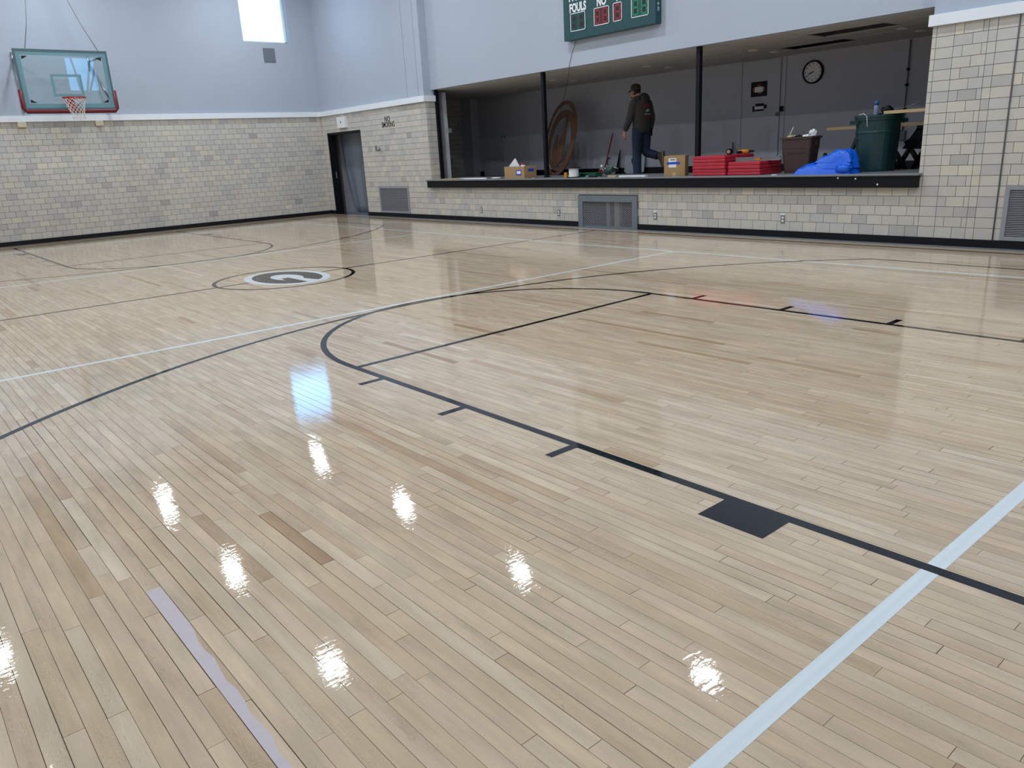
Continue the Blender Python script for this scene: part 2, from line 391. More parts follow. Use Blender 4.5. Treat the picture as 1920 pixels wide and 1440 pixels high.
# ---- court lines: thin paint films, children of the floor
PZ = .0011
def strip(name, pts, w, mt='black_line', closed=False, z=PZ):
    pts = [Vector((p[0], p[1])) for p in pts]; N = len(pts); L = []; Rr = []
    for i in range(N):
        if closed: d0 = (pts[i]-pts[i-1]).normalized(); d1 = (pts[(i+1) % N]-pts[i]).normalized()
        else:
            d0 = (pts[i]-pts[i-1]).normalized() if i else (pts[1]-pts[0]).normalized()
            d1 = (pts[i+1]-pts[i]).normalized() if i < N-1 else d0
        t = (d0+d1).normalized(); n_ = Vector((-t.y, t.x)); k = 1/max(t.dot(d1), .5)
        L.append(pts[i]+n_*w/2*k); Rr.append(pts[i]-n_*w/2*k)
    mb = MB()
    for i in range(N if closed else N-1):
        j = (i+1) % N; n = len(mb.v)
        mb.v += [(L[i].x, L[i].y, z), (Rr[i].x, Rr[i].y, z), (Rr[j].x, Rr[j].y, z), (L[j].x, L[j].y, z),
                 (L[i].x, L[i].y, -.0005), (Rr[i].x, Rr[i].y, -.0005), (Rr[j].x, Rr[j].y, -.0005), (L[j].x, L[j].y, -.0005)]
        mb.f += [(n, n+1, n+2, n+3), (n+4, n+7, n+6, n+5), (n+1, n+5, n+6, n+2), (n, n+3, n+7, n+4)]; mb.sm += [False]*4
    return mb.build(name, mt, floor)
LW = .052
YN, YP = -1.725, 1.80                              # centre lines of the lane sides
for s in (1, -1):
    strip('free_throw_lane_line', [(4.93*s, YN), (10.3*s, YN)], .05)
    strip('free_throw_lane_line', [(4.93*s, YP), (10.3*s, YP)], .05)
    strip('free_throw_line', [((5.02)*s, YN-.025), (4.93*s, YP+.025)], .05, z=PZ+.0002)
    strip('free_throw_arc', [(s*(4.93-1.775*math.sin(t)), .0375-1.7625*math.cos(t)) for t in np.linspace(0, math.pi, 65)], .05, z=PZ+.0003)
    for xm in (5.44, 6.40, 7.36):
        for yy, d in ((YN, -1), (YP, 1)):
            strip('lane_mark', [(xm*s, yy), (xm*s, yy+d*.205)], .05, z=PZ+.0004)
    for yy, d in ((YN, -1), (YP, 1)):
        strip('lane_block', [(8.44*s, yy), (8.44*s, yy+d*.215)], .305, z=PZ+.0004)
    c3, r3 = 9.43, 6.21
    al = math.asin(4.96/r3)
    arc = [(10.3, -4.96)]+[(c3-r3*math.cos(t), r3*math.sin(t)+.05) for t in np.linspace(-al, al, 81)]+[(10.3, 4.96)]
    strip('three_point_line', [(s*x, y) for x, y in arc], .05, z=PZ+.0001)
    strip('base_line', [(10.3*s, -6.13), (10.3*s, 6.13)], .05)
    strip('volleyball_attack_line', [(3.10*s, -4.45), (3.10*s, 4.45)], LW, 'white_line')
    strip('volleyball_end_line', [(9.135*s, -4.47), (9.135*s, 4.47)], .06, 'white_line', z=PZ-.0003)
strip('side_line', [(-10.3, 6.11), (10.3, 6.11)], .05); strip('side_line', [(-10.3, -6.11), (10.3, -6.11)], .05)
strip('volleyball_side_line', [(-9.16, 4.475), (9.16, 4.475)], LW, 'white_line', z=PZ+.0001)
strip('volleyball_side_line', [(-9.16, -4.42), (9.16, -4.42)], LW, 'white_line', z=PZ+.0001)
for y0, y1 in ((-6.11, -.5), (.5, 6.11)): strip('half_court_line', [(0.01, y0), (0.01, y1)], .05)
strip('centre_circle', [(.02+.92*math.cos(t), -.01+.92*math.sin(t)) for t in np.linspace(0, 2*math.pi, 73)[:-1]], .052, closed=True, z=PZ+.0003)
# letter emblem in the centre circle
GX, GY = .76, .525
mb = MB(); mb.prism([(.03+GX*math.cos(t), .01+GY*math.sin(t)) for t in np.linspace(0, 2*math.pi, 73)[:-1]], -.0005, PZ+.0004, 'z')
emb = mb.build('centre_emblem', 'white_line', floor)
ox, oy, ix, iy = GX*.86, GY*.80, GX*.44, GY*.36
def el(a, b, t): return (.03+a*math.cos(math.radians(t)), .01+b*math.sin(math.radians(t)))
poly = [el(ox, oy, t) for t in range(24, 355, 5)] + [(.03+ox*.99, .01+oy*.02), (.03+.06, .01+oy*.02), (.03+.06, .01-oy*.22), (.03+ix*.62, .01-oy*.22)]
poly += [el(ix, iy, t) for t in range(318, 30, -6)]
mb = MB()
# polygon split into a strip so that it fills cleanly
outer = [el(ox, oy, t) for t in np.linspace(24, 350, 66)]; inner = [el(ix, iy, t) for t in np.linspace(36, 330, 66)]
for i in range(65): mb.prism([outer[i], outer[i+1], inner[i+1], inner[i]], 0, PZ+.0009, 'z')
mb.prism([(.03+.05, .01+.0), (.03+ox*.985, .01+.0), (.03+ox*.96, .01-oy*.30), (.03+ix*.5, .01-oy*.30), (.03+.05, .01-oy*.24)], 0, PZ+.0010, 'z')
tag(mb.build('letter_g', 'black_line', emb), label='black letter G')
# board repaired with a pale filler, nearest the white side line
pa, pb = onZ(300, 1100), onZ(545, 1440)
row_ = int((pa.y-YF)/PWD); ya_, yb_ = YF+row_*PWD+.0016, YF+(row_+1)*PWD-.0016
ctr = [(pa.x+(pb.x+.12-pa.x)*i/20) for i in range(21)]
edge = [yb_ if i < 6 else yb_-(.010+.006*math.sin(i*1.9)+.0011*(i-6)) for i in range(21)]
mb = MB(); mb.prism([(x, ya_) for x in ctr]+[(ctr[20-i], edge[20-i]) for i in range(21)], 0, .0007, 'z')
fm_ = M['pale_coat']; varnish(fm_.node_tree, fm_.node_tree.nodes['Principled BSDF'])
tag(mb.build('filler_streak', 'pale_coat', floor), label='pale lilac filler drying on one board')

# ------------------------------------------------------------------ block walls
ubt = MB(); ubt.box(-.5, -.5, -.5, .5, .5, .5); unit_tile = ubt.mesh('block'); unit_tile.materials.append(M['tile'])
def tile_tone(n): 
    t = np.clip(rng.normal(.52, .17, n), 0, 1); lo = rng.random(n) < .05; t[lo] = rng.uniform(.08, .25, lo.sum()); return t
def lay_blocks(parent, rects, plane, face, proud, n_single=300):
    """rects: (a0,a1,z0,z1) along the wall; plane 'x' or 'y'; face = coordinate of the visible face; proud = into the wall"""
    r = np.array(rects); J = .0028
    def P(a, z): return np.stack([np.full(len(r), face), a, z], 1) if plane == 'x' else np.stack([a, np.full(len(r), face), z], 1)
    A = px_area([P(r[:, i], r[:, j]) for i, j in ((0, 2), (1, 2), (1, 3), (0, 3))])
    top = set(np.argsort(-A)[:n_single].tolist()); tones = tile_tone(len(r)); out = rng.uniform(0, .0016, len(r))
    V = []; Fc = []; PC = []
    for i, (a0, a1, z0, z1) in enumerate(r):
        a0, a1, z0, z1 = a0+J, a1-J, z0+J, z1-J
        if a1-a0 < .01: continue
        f0 = face - (out[i] if proud > 0 else -out[i]); f1 = face + proud
        lo, hi = min(f0, f1), max(f0, f1)
        if i in top:
            o = bpy.data.objects.new('block', unit_tile); COL.objects.link(o); o.parent = parent; o.color = (tones[i], 0, 0, 1)
            if plane == 'x': o.location = ((lo+hi)/2, (a0+a1)/2, (z0+z1)/2); o.scale = (hi-lo, a1-a0, z1-z0)
            else: o.location = ((a0+a1)/2, (lo+hi)/2, (z0+z1)/2); o.scale = (a1-a0, hi-lo, z1-z0)
        else:
            mbx = MB(); mbx.box(lo, a0, z0, hi, a1, z1) if plane == 'x' else mbx.box(a0, lo, z0, a1, hi, z1)
            n = len(V); V += mbx.v; Fc += [tuple(n+k for k in f) for f in mbx.f]; PC += [(tones[i], 0, 0, 1)]*8
    if V:
        me = bpy.data.meshes.new('blocks'); me.from_pydata(V, [], Fc); me.update()
        at = me.attributes.new('piece', 'FLOAT_COLOR', 'POINT'); at.data.foreach_set('color', np.array(PC, dtype=np.float32).ravel())
        link('blocks', me, 'tile_far', parent, kind='stuff')
def bond(a0, a1, phase, r0=0, r1=20, holes=(), w=TW, stack=False):
    out = []
    for k in range(r0, r1):
        z0, z1 = TZ+k*TH, TZ+(k+1)*TH
        if k == 0: z0 = .08
        z1 = min(z1, TZ0)
        if stack: xs = [a0, a1]
        else:
            s = phase + (.5*w if k % 2 else 0)
            n0 = math.floor((a0-s)/w)
            xs = [a0]+[s+w*n for n in range(n0, n0+int((a1-a0)/w)+3) if a0+.02 < s+w*n < a1-.02]+[a1]
        for x0, x1 in zip(xs, xs[1:]):
            segs = [(x0, x1, z0, z1)]
            for h0, h1, hz0, hz1 in holes:
                nxt = []
                for s0, s1, q0, q1 in segs:
                    if s1 <= h0 or s0 >= h1 or q1 <= hz0 or q0 >= hz1: nxt.append((s0, s1, q0, q1)); continue
                    if s0 < h0: nxt.append((s0, h0, q0, q1))
                    if s1 > h1: nxt.append((h1, s1, q0, q1))
                    m0, m1 = max(s0, h0), min(s1, h1)
                    if q0 < hz0: nxt.append((m0, m1, q0, hz0))
                    if q1 > hz1: nxt.append((m0, m1, hz1, q1))
                segs = nxt
            out += segs
    return out
BK = .012      # depth of a block face in front of its mortar bed

# ---- wall with the basket
WY0, WY1, WZ0, WZ1 = 4.55, 5.84, 4.6, 6.05
def end_wall(name, x, sgn, label):
    """sgn +1: the hall lies towards +x of this wall"""
    o = x-sgn*.32; mb = MB()
    def bx(y0, y1, z0, z1, a=x, b=o): mb.box(min(a, b), y0, z0, max(a, b), y1, z1)
    bx(YF-.3, YB+.6, -.1, TZ0, x-sgn*BK)
    bx(YF-.3, YB+.6, TZ0, WZ0); bx(YF-.3, YB+.6, WZ1, HC+.1)
    for a, b in ((YF-.3, -WY1), (-WY0, WY0), (WY1, YB+.6)): bx(a, b, WZ0, WZ1)
    w = mb.build(name, 'wall', label=label, cat='wall', kind='structure')
    w.data.materials.append(M['mortar'])
    for p in w.data.polygons:
        if p.center.z < TZ0-.01 or (abs(p.normal.z) < .5 and p.center.z < TZ0): p.material_index = 1
    return w
wl = end_wall('wall_left', XL, 1, 'end wall of glazed blocks below and pale blue-grey paint above')
wr = end_wall('wall_right', XR, -1, 'end wall of glazed blocks behind the near baseline')
rl = bond(YF, YB, .06)
lay_blocks(wl, rl, 'x', XL, -BK*1.0-.004)
rr_ = bond(YF, YB, .03)
lay_blocks(wr, rr_, 'x', XR, BK+.004, 0)
# shallow painted pier in the corner
MB().box(XL-.05, 6.29, TZ1-.02, XL+.045, YB+.3, HC).build('trim_1', 'wall', label='shallow painted corner pier above the white ledge', cat='trim', kind='structure')
n = 0
for xw, sg in ((XL, 1), (XR, -1)):
    for ya, yb in ((WY0, WY1), (-WY1, -WY0)):
        n += 1; xg = xw-sg*.20
        wn = thing('window_%d' % n, ('tall bright window high on the end wall beside the corner' if (sg == 1 and ya > 0) else 'high window in the end wall of the gymnasium'), 'window', (xg, (ya+yb)/2, WZ0)); wn['kind'] = 'structure'
        if not (sg == 1 and ya > 0): wn['group'] = 'high windows outside the view'
        wv, hv = (yb-ya)/2, WZ1-WZ0
        MB().box(-.004, -wv+.04, .04, .004, wv-.04, hv-.04).build('pane', 'glass', wn)
        fb = MB()
        fb.box(-.03, -wv, 0, .03, -wv+.045, hv).box(-.03, wv-.045, 0, .03, wv, hv).box(-.03, -wv, 0, .03, wv, .045).box(-.03, -wv, hv-.045, .03, wv, hv)
        fb.build('window_frame', 'trim', wn)

# ---- stage wall
wb = MB()
DX0, DX1, DZ = -10.78, -8.9, 2.235               # doorway
VX0, VX1, VZ = -.77, .68, .60                    # mesh vent alcove
for a, b, c, d in ((XL-.3, DX0, -.1, TZ0), (DX0, DX1, DZ, TZ0), (DX1, OX0, -.1, TZ0), (OX0, VX0, -.1, CT-.19), (VX0, VX1, VZ, CT-.19), (VX1, OX1, -.1, CT-.19), (OX1, XR+.3, -.1, TZ0)):
    wb.box(a, YB+BK, c, b, YB+.34, d)
PX0 = -6.86
up = len(wb.f)
wb.box(XL-.3, YB+.06, TZ0, PX0, YB+.34, HC+.1)               # set back beside the pier
wb.box(PX0, YB-.02, TZ0, OX0, YB+.34, HC+.1)                 # pier left of the opening
wb.box(OX0, FY, SOF, OX1, FY+.15, HC+.1)                     # plaster above the stage
wb.box(OX1, YB, TZ0, XR+.3, YB+.34, HC+.1)
nb = len(wb.f)
wall_b = wb.build('wall_back', 'mortar', label='side wall of glazed blocks and pale paint around the stage opening', cat='wall', kind='structure')
wall_b.data.materials.append(M['wall'])
for i, p in enumerate(wall_b.data.polygons):
    if p.center.z > TZ0+.001 or i >= up: p.material_index = 1
rb = []
door_h = [(DX0, DX1, -1, DZ)]
rb += bond(XL, DX0, -11.0)
rb += bond(DX0, DX1, .02, 16, 20, door_h)
GR = (-8.22, -6.80, .105, .775)                  # louvred grille left
GR2 = (6.57, 7.98, .105, .765)                   # louvred grille right
rb += bond(DX1, -6.46, -6.46, 0, 20, [GR])
rb += bond(-6.46, -5.99, -6.30, 0, 20, [GR])
rb += bond(-5.99, OX0, 0, 5, 20, stack=True)
rb += bond(-5.99, 5.575, .9245, 0, 5, [(VX0-.02, VX1+.02, -1, VZ+.01)])
rb += bond(OX1, 5.575, 0, 5, 20, stack=True)
rb += bond(5.575, 5.785, 0, 0, 20, stack=True)
rb += bond(5.785, 6.165, 5.785, 0, 20)
rb += bond(6.165, 6.262, 0, 0, 20, stack=True); rb += bond(6.262, 6.485, 0, 0, 20, stack=True)
rb += bond(6.495, XR, 6.59, 0, 20, [GR2])
lay_blocks(wall_b, rb, 'y', YB, BK+.004)
# return of the opening, left jamb, in blocks
jm = MB().box(OX0-.02, YB+.02, CT-.2, OX0-.006, YB+.30, TZ0).build('jamb_bed', 'mortar', wall_b)
V = []
for k in range(6, 20):
    z0, z1 = TZ+k*TH, min(TZ+(k+1)*TH, TZ0)
    for y0, y1 in ((YB+.004, YB+.10), (YB+.10, YB+.30)):
        o = MB().box(OX0-.01, y0+.003, z0+.003, OX0+.014, y1-.003, z1-.003).build('block', 'tile', wall_b); o.color = (float(tile_tone(1)[0]), 0, 0, 1)
# front wall behind the camera's left shoulder
fw = MB(); fw.box(XL-.3, YF-.32, -.1, XR+.3, YF, HC+.1)
wall_f = fw.build('wall_front', 'wall', label='plain pale wall opposite the stage', cat='wall', kind='structure')
lay_blocks(wall_f, bond(XL, XR, .05), 'y', YF, -.02, 0)
for o in wall_f.children: o.location.y = .012

# grooves that continue up the pier
for gx in (-6.46, -5.99):
    MB().box(gx-.005, YB-.0215, TZ0-.02, gx+.005, YB-.015, HC).build('joint_groove', 'grey', wall_b)
MB().tube([(6.49, YB-.007, .1), (6.49, YB-.007, HC-.3)], .0085, 8).build('wall_conduit', 'grey', label='thin grey conduit running up the blocks beside the right-hand louvre', cat='conduit')

# ledges (white trim) and baseboards
def ledge(name, boxes, label):
    mb = MB()
    for b in boxes: mb.box(*b)
    return mb.build(name, 'trim', label=label, cat='trim', kind='structure', bevel=.004)
ledge('trim_2', [(XL-.02, YF, TZ0, XL+.06, YB+.05, TZ1)], 'white ledge above the blocks of the basket wall')
ledge('trim_3', [(XL, YB-.06, TZ0, PX0, YB+.08, TZ1), (PX0, YB-.075, TZ0, OX0-.03, YB+.02, TZ1), (OX0-.03, YB-.075, TZ0, OX0+.06, FY+.1, TZ1)], 'white ledge over the doorway and the pier left of the stage')
ledge('trim_4', [(OX1-.035, YB-.06, TZ0, XR, YB+.03, TZ1)], 'white ledge over the blocks right of the stage')
MB().box(XL, YF, 0, XL+.022, YB, .1).build('baseboard_left', 'base', label='black rubber baseboard under the basket wall', cat='baseboard', kind='structure')
bb = MB()
for a, b in ((XL, DX0), (DX1, VX0-.03), (VX1+.03, XR)): bb.box(a, YB-.022, 0, b, YB+.01, .1)
bb.build('baseboard_back', 'base', label='black rubber baseboard under the stage wall', cat='baseboard', kind='structure')
MB().box(DX1, YB-.15, -.002, XR, YB-.02, .0035).build('trim_5', 'grey', label='grey edge strip on the floor along the stage wall', cat='trim', kind='structure')
MB().box(XL-.3, YF-.3, HC, XR+.3, YB+.4, HC+.2).build('ceiling', 'ceil', label='white gymnasium ceiling above the lamps', cat='ceiling', kind='structure')
for i in range(6):
    xb = -9.2+i*3.7
    MB().box(xb-.1, YF, HC-.35, xb+.1, YB-.1, HC+.02).build('ceiling_beam', 'ceil', label='white roof beam spanning the gymnasium', cat='beam', group='roof beams')
MB().box(-60, -60, -.5, 60, 60, -.3).build('ground', 'grass', label='ground outside the hall', cat='ground', kind='structure')

# ------------------------------------------------------------------ stage room
MB().box(SX0, YB+.2, SF-.25, SX1, SBY+.3, SF).build('floor_stage', 'stagefloor', label='brown stage floor behind the black sill', cat='floor', kind='structure')
MB().box(SX0-.3, SBY, SF-.2, SX1+.3, SBY+.2, 3.7).build('wall_stage_back', 'stagewall', label='plain grey rear wall of the stage', cat='wall', kind='structure')
MB().box(SX1, YB+.3, SF-.2, SX1+.2, SBY+.2, 3.7).build('wall_stage_right', 'stagewall', label='grey side wall of the stage behind the block pier', cat='wall', kind='structure')
wsl = MB().box(SX0-.05, YB+.3, SF-.2, SX0-.012, SBY+.2, 3.7).build('wall_stage_left', 'mortar', label='block side wall in the dark left end of the stage', cat='wall', kind='structure')
rs = [(a, b, c+.72, min(d+.72, 3.4)) for a, b, c, d in bond(YB+.34, SBY, .1, 0, 18)]
lay_blocks(wsl, rs, 'x', SX0, -.016, 120)
MB().box(SX0-.2, YB+.33, 3.6, SX1+.2, SBY+.2, 3.7).build('ceiling_plenum', 'dark', label='dark void above the stage ceiling tiles', cat='ceiling', kind='structure')
cs = MB(); GXW, GYW = 1.20, .60
for i in range(14):
    x = SX0+i*GXW
    if x < SX1: cs.box(x-.009, FY+.13, SOF-.003, x+.009, SBY, SOF+.006)
for j in range(7):
    y = FY+.15+j*GYW
    if y < SBY: cs.box(SX0, y-.009, SOF-.003, SX1, y+.009, SOF+.006)
cst = cs.build('ceiling_stage', 'stageceil', label='white tiled stage ceiling with a few tiles missing', cat='ceiling', kind='structure')
# missing tiles: where the photograph shows the dark gaps
spots_ = [onZ(u, v, SOF) for u, v in ((1693, 53), (1727, 57))]
gaps = [onZ(u, v, SOF) for u, v in ((1560, 62), (1600, 64), (1640, 66), (1672, 66), (1560, 80), (1580, 80), (1610, 57))]
for i in range(13):
    for j in range(6):
        x0, x1 = SX0+i*GXW, min(SX0+(i+1)*GXW, SX1); y0, y1 = FY+.15+j*GYW, min(FY+.15+(j+1)*GYW, SBY)
        if x1-x0 < .1 or y1-y0 < .1: continue
        if any(x0 < g.x < x1 and y0 < g.y < y1 for g in gaps) and not any(x0-.1 < g.x < x1+.1 and y0-.1 < g.y < y1+.1 for g in spots_): continue
        MB().box(x0+.013, y0+.013, SOF-.001, x1-.013, y1-.013, SOF+.018).build('ceiling_tile', 'stageceil', cst)
for i, (u, v) in enumerate(((1037, 150), (1076, 151), (1213, 124), (1253, 126), (1413, 94), (1452, 97), (1693, 53), (1727, 57))):
    p = onZ(u, v, SOF)
    t_ = thing('recessed_light', 'small unlit recessed light in the stage ceiling', 'light', (p.x, p.y, SOF), group='recessed lights of the stage')
    MB().lathe([(.085, .004), (.085, -.012), (.06, -.014), (.055, .01)], seg=20).build('ring', 'white', t_)
    MB().lathe([(.055, -.004), (.02, -.009)], seg=16).build('bulb_face', 'white', t_)
# sill of the stage
sill = MB(); sill.box(OX0-.06, YB-.09, CT-.185, OX1+.02, YB+.02, CT-.03)
so = sill.build('stage_sill', 'black', label='long black stage sill with a grey nosing below the opening', cat='ledge')
tp = MB(); tp.box(OX0-.09, YB-.115, CT-.03, OX1+.05, YB-.0005, CT); tp.box(OX0+.001, YB-.0005, CT-.03, OX1-.001, 7.55, CT)
tp.build('sill_top', 'counter', so, bevel=.012)
sb_ = MB()
sb_.box(OX0+.001, YB+.02, SF-.2, OX1-.001, 7.54, CT-.03); sb_.build('sill_core', 'black', so)
for u, v in ((1571, 334), (1604, 335), (1645, 346)):
    p = onY(u, v, YB-.092); MB().sphere((p.x, p.y, p.z), (.012, .003, .014), 8, 5).build('paint_fleck', 'paper', so)
for i, (u, v, w) in enumerate(((823, 250, .07), (1022, 240, .075), (1310, 190, .075))):
    p = onY(u, v, 6.80)
    lab = ['square black post against the block jamb of the stage', 'square black post between the cardboard box and the wooden emblem', 'square black post behind the upright cardboard box'][i]
    ps = thing('stage_post', lab, 'post', (p.x, 6.80, CT))
    MB().box(-w/2, -w/2, 0, w/2, w/2, SOF-CT).build('shaft', 'black', ps, bevel=.004)
    MB().box(-w*.8, -w*.8, 0, w*.8, w*.8, .012).build('base_plate', 'black', ps)
# bracket with small box on the jamb post
pb_ = onY(842, 245, 6.85)
MB().box(pb_.x-.06, 6.80, pb_.z-.05, pb_.x+.04, 6.9, pb_.z+.05).build('wall_box', 'grey', label='small grey box fixed beside the jamb post of the stage', cat='box')
# pale piers and doors at the dark left end
MB().box(SX0+.002, 9.75, SF, SX0+.46, SBY-.001, SOF-.003).build('stage_pier', 'stagewall', label='plain grey pier between dark blocks and grey doors', cat='pier')
pj = onY(838, 260, 7.1)
MB().box(pj.x-.09, 7.02, SF, pj.x+.05, 7.12, SOF-.05).build('stage_pier', 'stagewall', label='narrow grey pier behind the jamb post', cat='pier')
d1a, d1b = onY(905, 240, SBY).x, onY(990, 240, SBY).x
dd = thing('door_2', 'pair of grey doors in the dark left end of the stage', 'door', ((d1a+d1b)/2, SBY, SF)); dd['kind'] = 'structure'
wd = (d1b-d1a)/2
for s in (-1, 1):
    lf = MB().box(min(0, s*wd)+.006, -.045, .0, max(0, s*wd)-.006, -.002, 2.05).build('door_leaf', 'stagewall', dd, bevel=.003)
    MB().box(s*.06-.018, -.07, 1.0, s*.06+.018, -.045, 1.08).build('handle', 'steel', lf)
sbm = MB().box(SX0, SBY-.02, SF, SX1, SBY, SF+.13).build('baseboard_stage', 'base', label='dark baseboard along the rear wall of the stage', cat='baseboard', kind='structure')
# paper-thin battens marking the panels of the rear wall
for i, u in enumerate((1388, 1469)):
    x = onY(u, 190, SBY).x
    MB().box(x-.035, SBY-.018, SF, x+.035, SBY, SOF).build('wall_batten', 'stagewall', label=['vertical batten on the hinge side of the door with notices', 'vertical batten on the knob side of the door with notices'][i], cat='batten', group='battens of the rear stage wall')
x0, x1 = onY(1392, 200, SBY).x+.04, onY(1466, 200, SBY).x-.04
dr = thing('door_3', 'grey door with two taped notices in the rear stage wall', 'door', ((x0+x1)/2, SBY, SF)); dr['kind'] = 'structure'
MB().box(-(x1-x0)/2, -.03, .01, (x1-x0)/2, -.002, 2.10).build('door_leaf', 'stagewall', dr, bevel=.002)
kn = onY(1457, 214, SBY-.06)
k_ = MB().sphere((kn.x-dr.location.x, -.075, kn.z-SF), .036, 12, 8); k_.tube([(kn.x-dr.location.x, -.03, kn.z-SF), (kn.x-dr.location.x, -.07, kn.z-SF)], .014); k_.build('knob', 'steel', dr)
lk = onY(1464, 205, SBY-.06); MB().box(lk.x-dr.location.x-.03, -.05, lk.z-SF-.04, lk.x-dr.location.x+.03, -.02, lk.z-SF+.06).build('latch', 'dark', dr)
def pxrect(u0, v0, u1, v1, Y):
    a, b, c, d = onY(u0, v0, Y), onY(u1, v0, Y), onY(u0, v1, Y), onY(u1, v1, Y)
    return (a.x+c.x)/2, (b.x+d.x)/2, (c.z+d.z)/2, (a.z+b.z)/2
a, b, c, d = pxrect(1408, 153, 1438, 181, SBY-.04)
n1 = thing('door_notice', 'black notice with red print and a white card taped to the grey door', 'notice', ((a+b)/2, SBY-.034, (c+d)/2))
w_, h_ = (b-a)/2, (d-c)/2
MB().box(-w_, -.004, -h_, w_, 0, h_).build('backing', 'black', n1)
MB().box(-w_*.52, -.007, -h_*.42, w_*.52, -.004, h_*.30).build('card', 'paper', n1)
for q in ((-w_*.2, h_*.36, w_*.22, h_*.56), (-w_*.74, -h_*.3, -w_*.56, h_*.2), (w_*.56, -h_*.3, w_*.72, h_*.2), (-w_*.05, -h_*.62, w_*.3, -h_*.46)): MB().box(q[0], -.006, q[1], q[2], -.004, q[3]).build('red_print', 'red', n1)
a, b, c, d = pxrect(1411, 194, 1437, 209, SBY-.04)
n2_ = thing('door_notice', 'small notice held by black tape strips below the black notice', 'notice', ((a+b)/2, SBY-.034, (c+d)/2))
w_, h_ = (b-a)/2, (d-c)/2
MB().box(-w_*.7, -.003, -h_*.6, w_*.6, 0, h_*.5).build('card', 'paper', n2_)
for q in ((-w_, -h_, -w_*.74, h_*.5), (-w_*.6, h_*.3, w_*.6, h_), (-w_*.65, -h_*.9, w_*.6, -h_*.45), (w_*.6, -h_*.35, w_, h_*.6)):
    MB().box(q[0], -.006, q[1], q[2], -.003, q[3]).build('tape_strip', 'black', n2_)
# clock
pc = onY(1523.5, 135, SBY-.04); ck = thing('wall_clock', 'round black-rimmed wall clock with a pale dial on the rear stage wall', 'clock', (pc.x, SBY, pc.z))
rc_ = .205
def cyl_y(r0, y0, y1, seg=32): 
    mb = MB(); return mb.rings([[(r0*math.cos(2*math.pi*j/seg), y, r0*math.sin(2*math.pi*j/seg)) for j in range(seg)] for y in (y0, y1)], smooth=False)
rim_ = MB(); seg = 40; prof = ((rc_, 0), (rc_, -.045), (rc_-.012, -.055), (rc_-.026, -.05), (rc_-.028, -.03))
rim_.rings([[(r*math.cos(2*math.pi*j/seg), y, r*math.sin(2*math.pi*j/seg)) for j in range(seg)] for r, y in prof], cap=False).build('rim', 'black', ck)
dial = cyl_y(rc_-.027, -.002, -.03, 40).build('dial', 'paper', ck)
for h in range(1, 13):
    t = math.pi/2-h*math.pi/6; text_mesh(str(h), .042, 'numeral', 'black', ck, T(math.cos(t)*.145, -.031, math.sin(t)*.145) @ FACE_STAGE, bold=.001)
def hand(t, L, w, back=.03):
    d = Vector((math.cos(t), 0, math.sin(t))); n_ = Vector((-math.sin(t), 0, math.cos(t)))
    P = [-d*back+n_*w, -d*back-n_*w, d*L-n_*w*.6, d*L+n_*w*.6]
    return MB().prism([(q.x, q.z) for q in P], -.036, -.033)
hand(math.radians(210), .14, .006).build('minute_hand', 'black', ck); hand(math.radians(195), .09, .008, .02).build('hour_hand', 'black', ck)
# conduit with junction box on the right
pt, pbm = onY(1694, 78, SBY-.03), onY(1692, 245, SBY-.03)
cd_ = thing('electrical_conduit', 'thin metal conduit dropping to an outlet box behind the green bin', 'conduit', (pbm.x, SBY, pbm.z))
MB().tube([(0, -.025, 0), (0, -.025, SOF-pbm.z-.02)], .011).build('pipe', 'grey', cd_)
MB().box(-.055, -.06, -.16, .055, 0, 0).build('outlet_box', 'grey', cd_, bevel=.006)
for zz in (.35, .75, 1.0): MB().box(-.022, -.04, zz-.02, .022, 0, zz+.02).build('strap', 'dark', cd_)

# ------------------------------------------------------------------ wall fittings of the hall
# doorway with hanging plastic sheet
dw = thing('door_1', 'black-framed doorway with dark grey sheeting hung inside', 'door', (DX0, YB, 0)); dw['kind'] = 'structure'
DW = DX1-DX0
MB().box(0, .0, 0, .04, .24, DZ-.0).build('door_jamb', 'black', dw); MB().box(DW-.04, .01, 0, DW, .24, DZ).build('door_jamb', 'black', dw)
MB().box(0.05, .01, DZ-.05, DW-.04, .24, DZ).build('door_head', 'black', dw)
MB().box(.05, .10, 1.0, .056, .14, 1.18).build('strike_plate', 'steel', dw)
MB().box(-.2, .34, -.05, DW+.08, 1.3, .002).build('passage_floor', 'counter', dw)
pw = MB(); pw.box(-.2, 1.2, 0, DW+.08, 1.3, 2.6); pw.box(DW+.02, .34, 0, DW+.08, 1.2, 2.6); pw.box(-.2, .34, 2.5, DW+.08, 1.3, 2.6); pw.box(-.25, .34, 0, -.2, 1.3, 2.6)
pw.build('passage_wall', 'stagewall', dw)
ps_ = []
for i in range(41):
    fr = i/40; row = []
    for j in range(13):
        z = .004+2.45*(1-j/12); sag = (j/12)**2
        row.append((-.15+fr*(DW+.12)+.45*sag*(1-fr)**2, (.50+.04*math.sin(fr*17+1.5*sag)*(.3+sag)+.10*sag*math.sin(fr*6)), z))
    ps_.append(row)
sh = MB(); n0 = 0
for r in ps_: sh.v += r
for i in range(40):
    for j in range(12): sh.f.append((i*13+j, (i+1)*13+j, (i+1)*13+j+1, i*13+j+1)); sh.sm.append(True)
so_ = sh.build('hanging_sheet', 'sheet', dw); sd = so_.modifiers.new('s', 'SOLIDIFY'); sd.thickness = .004
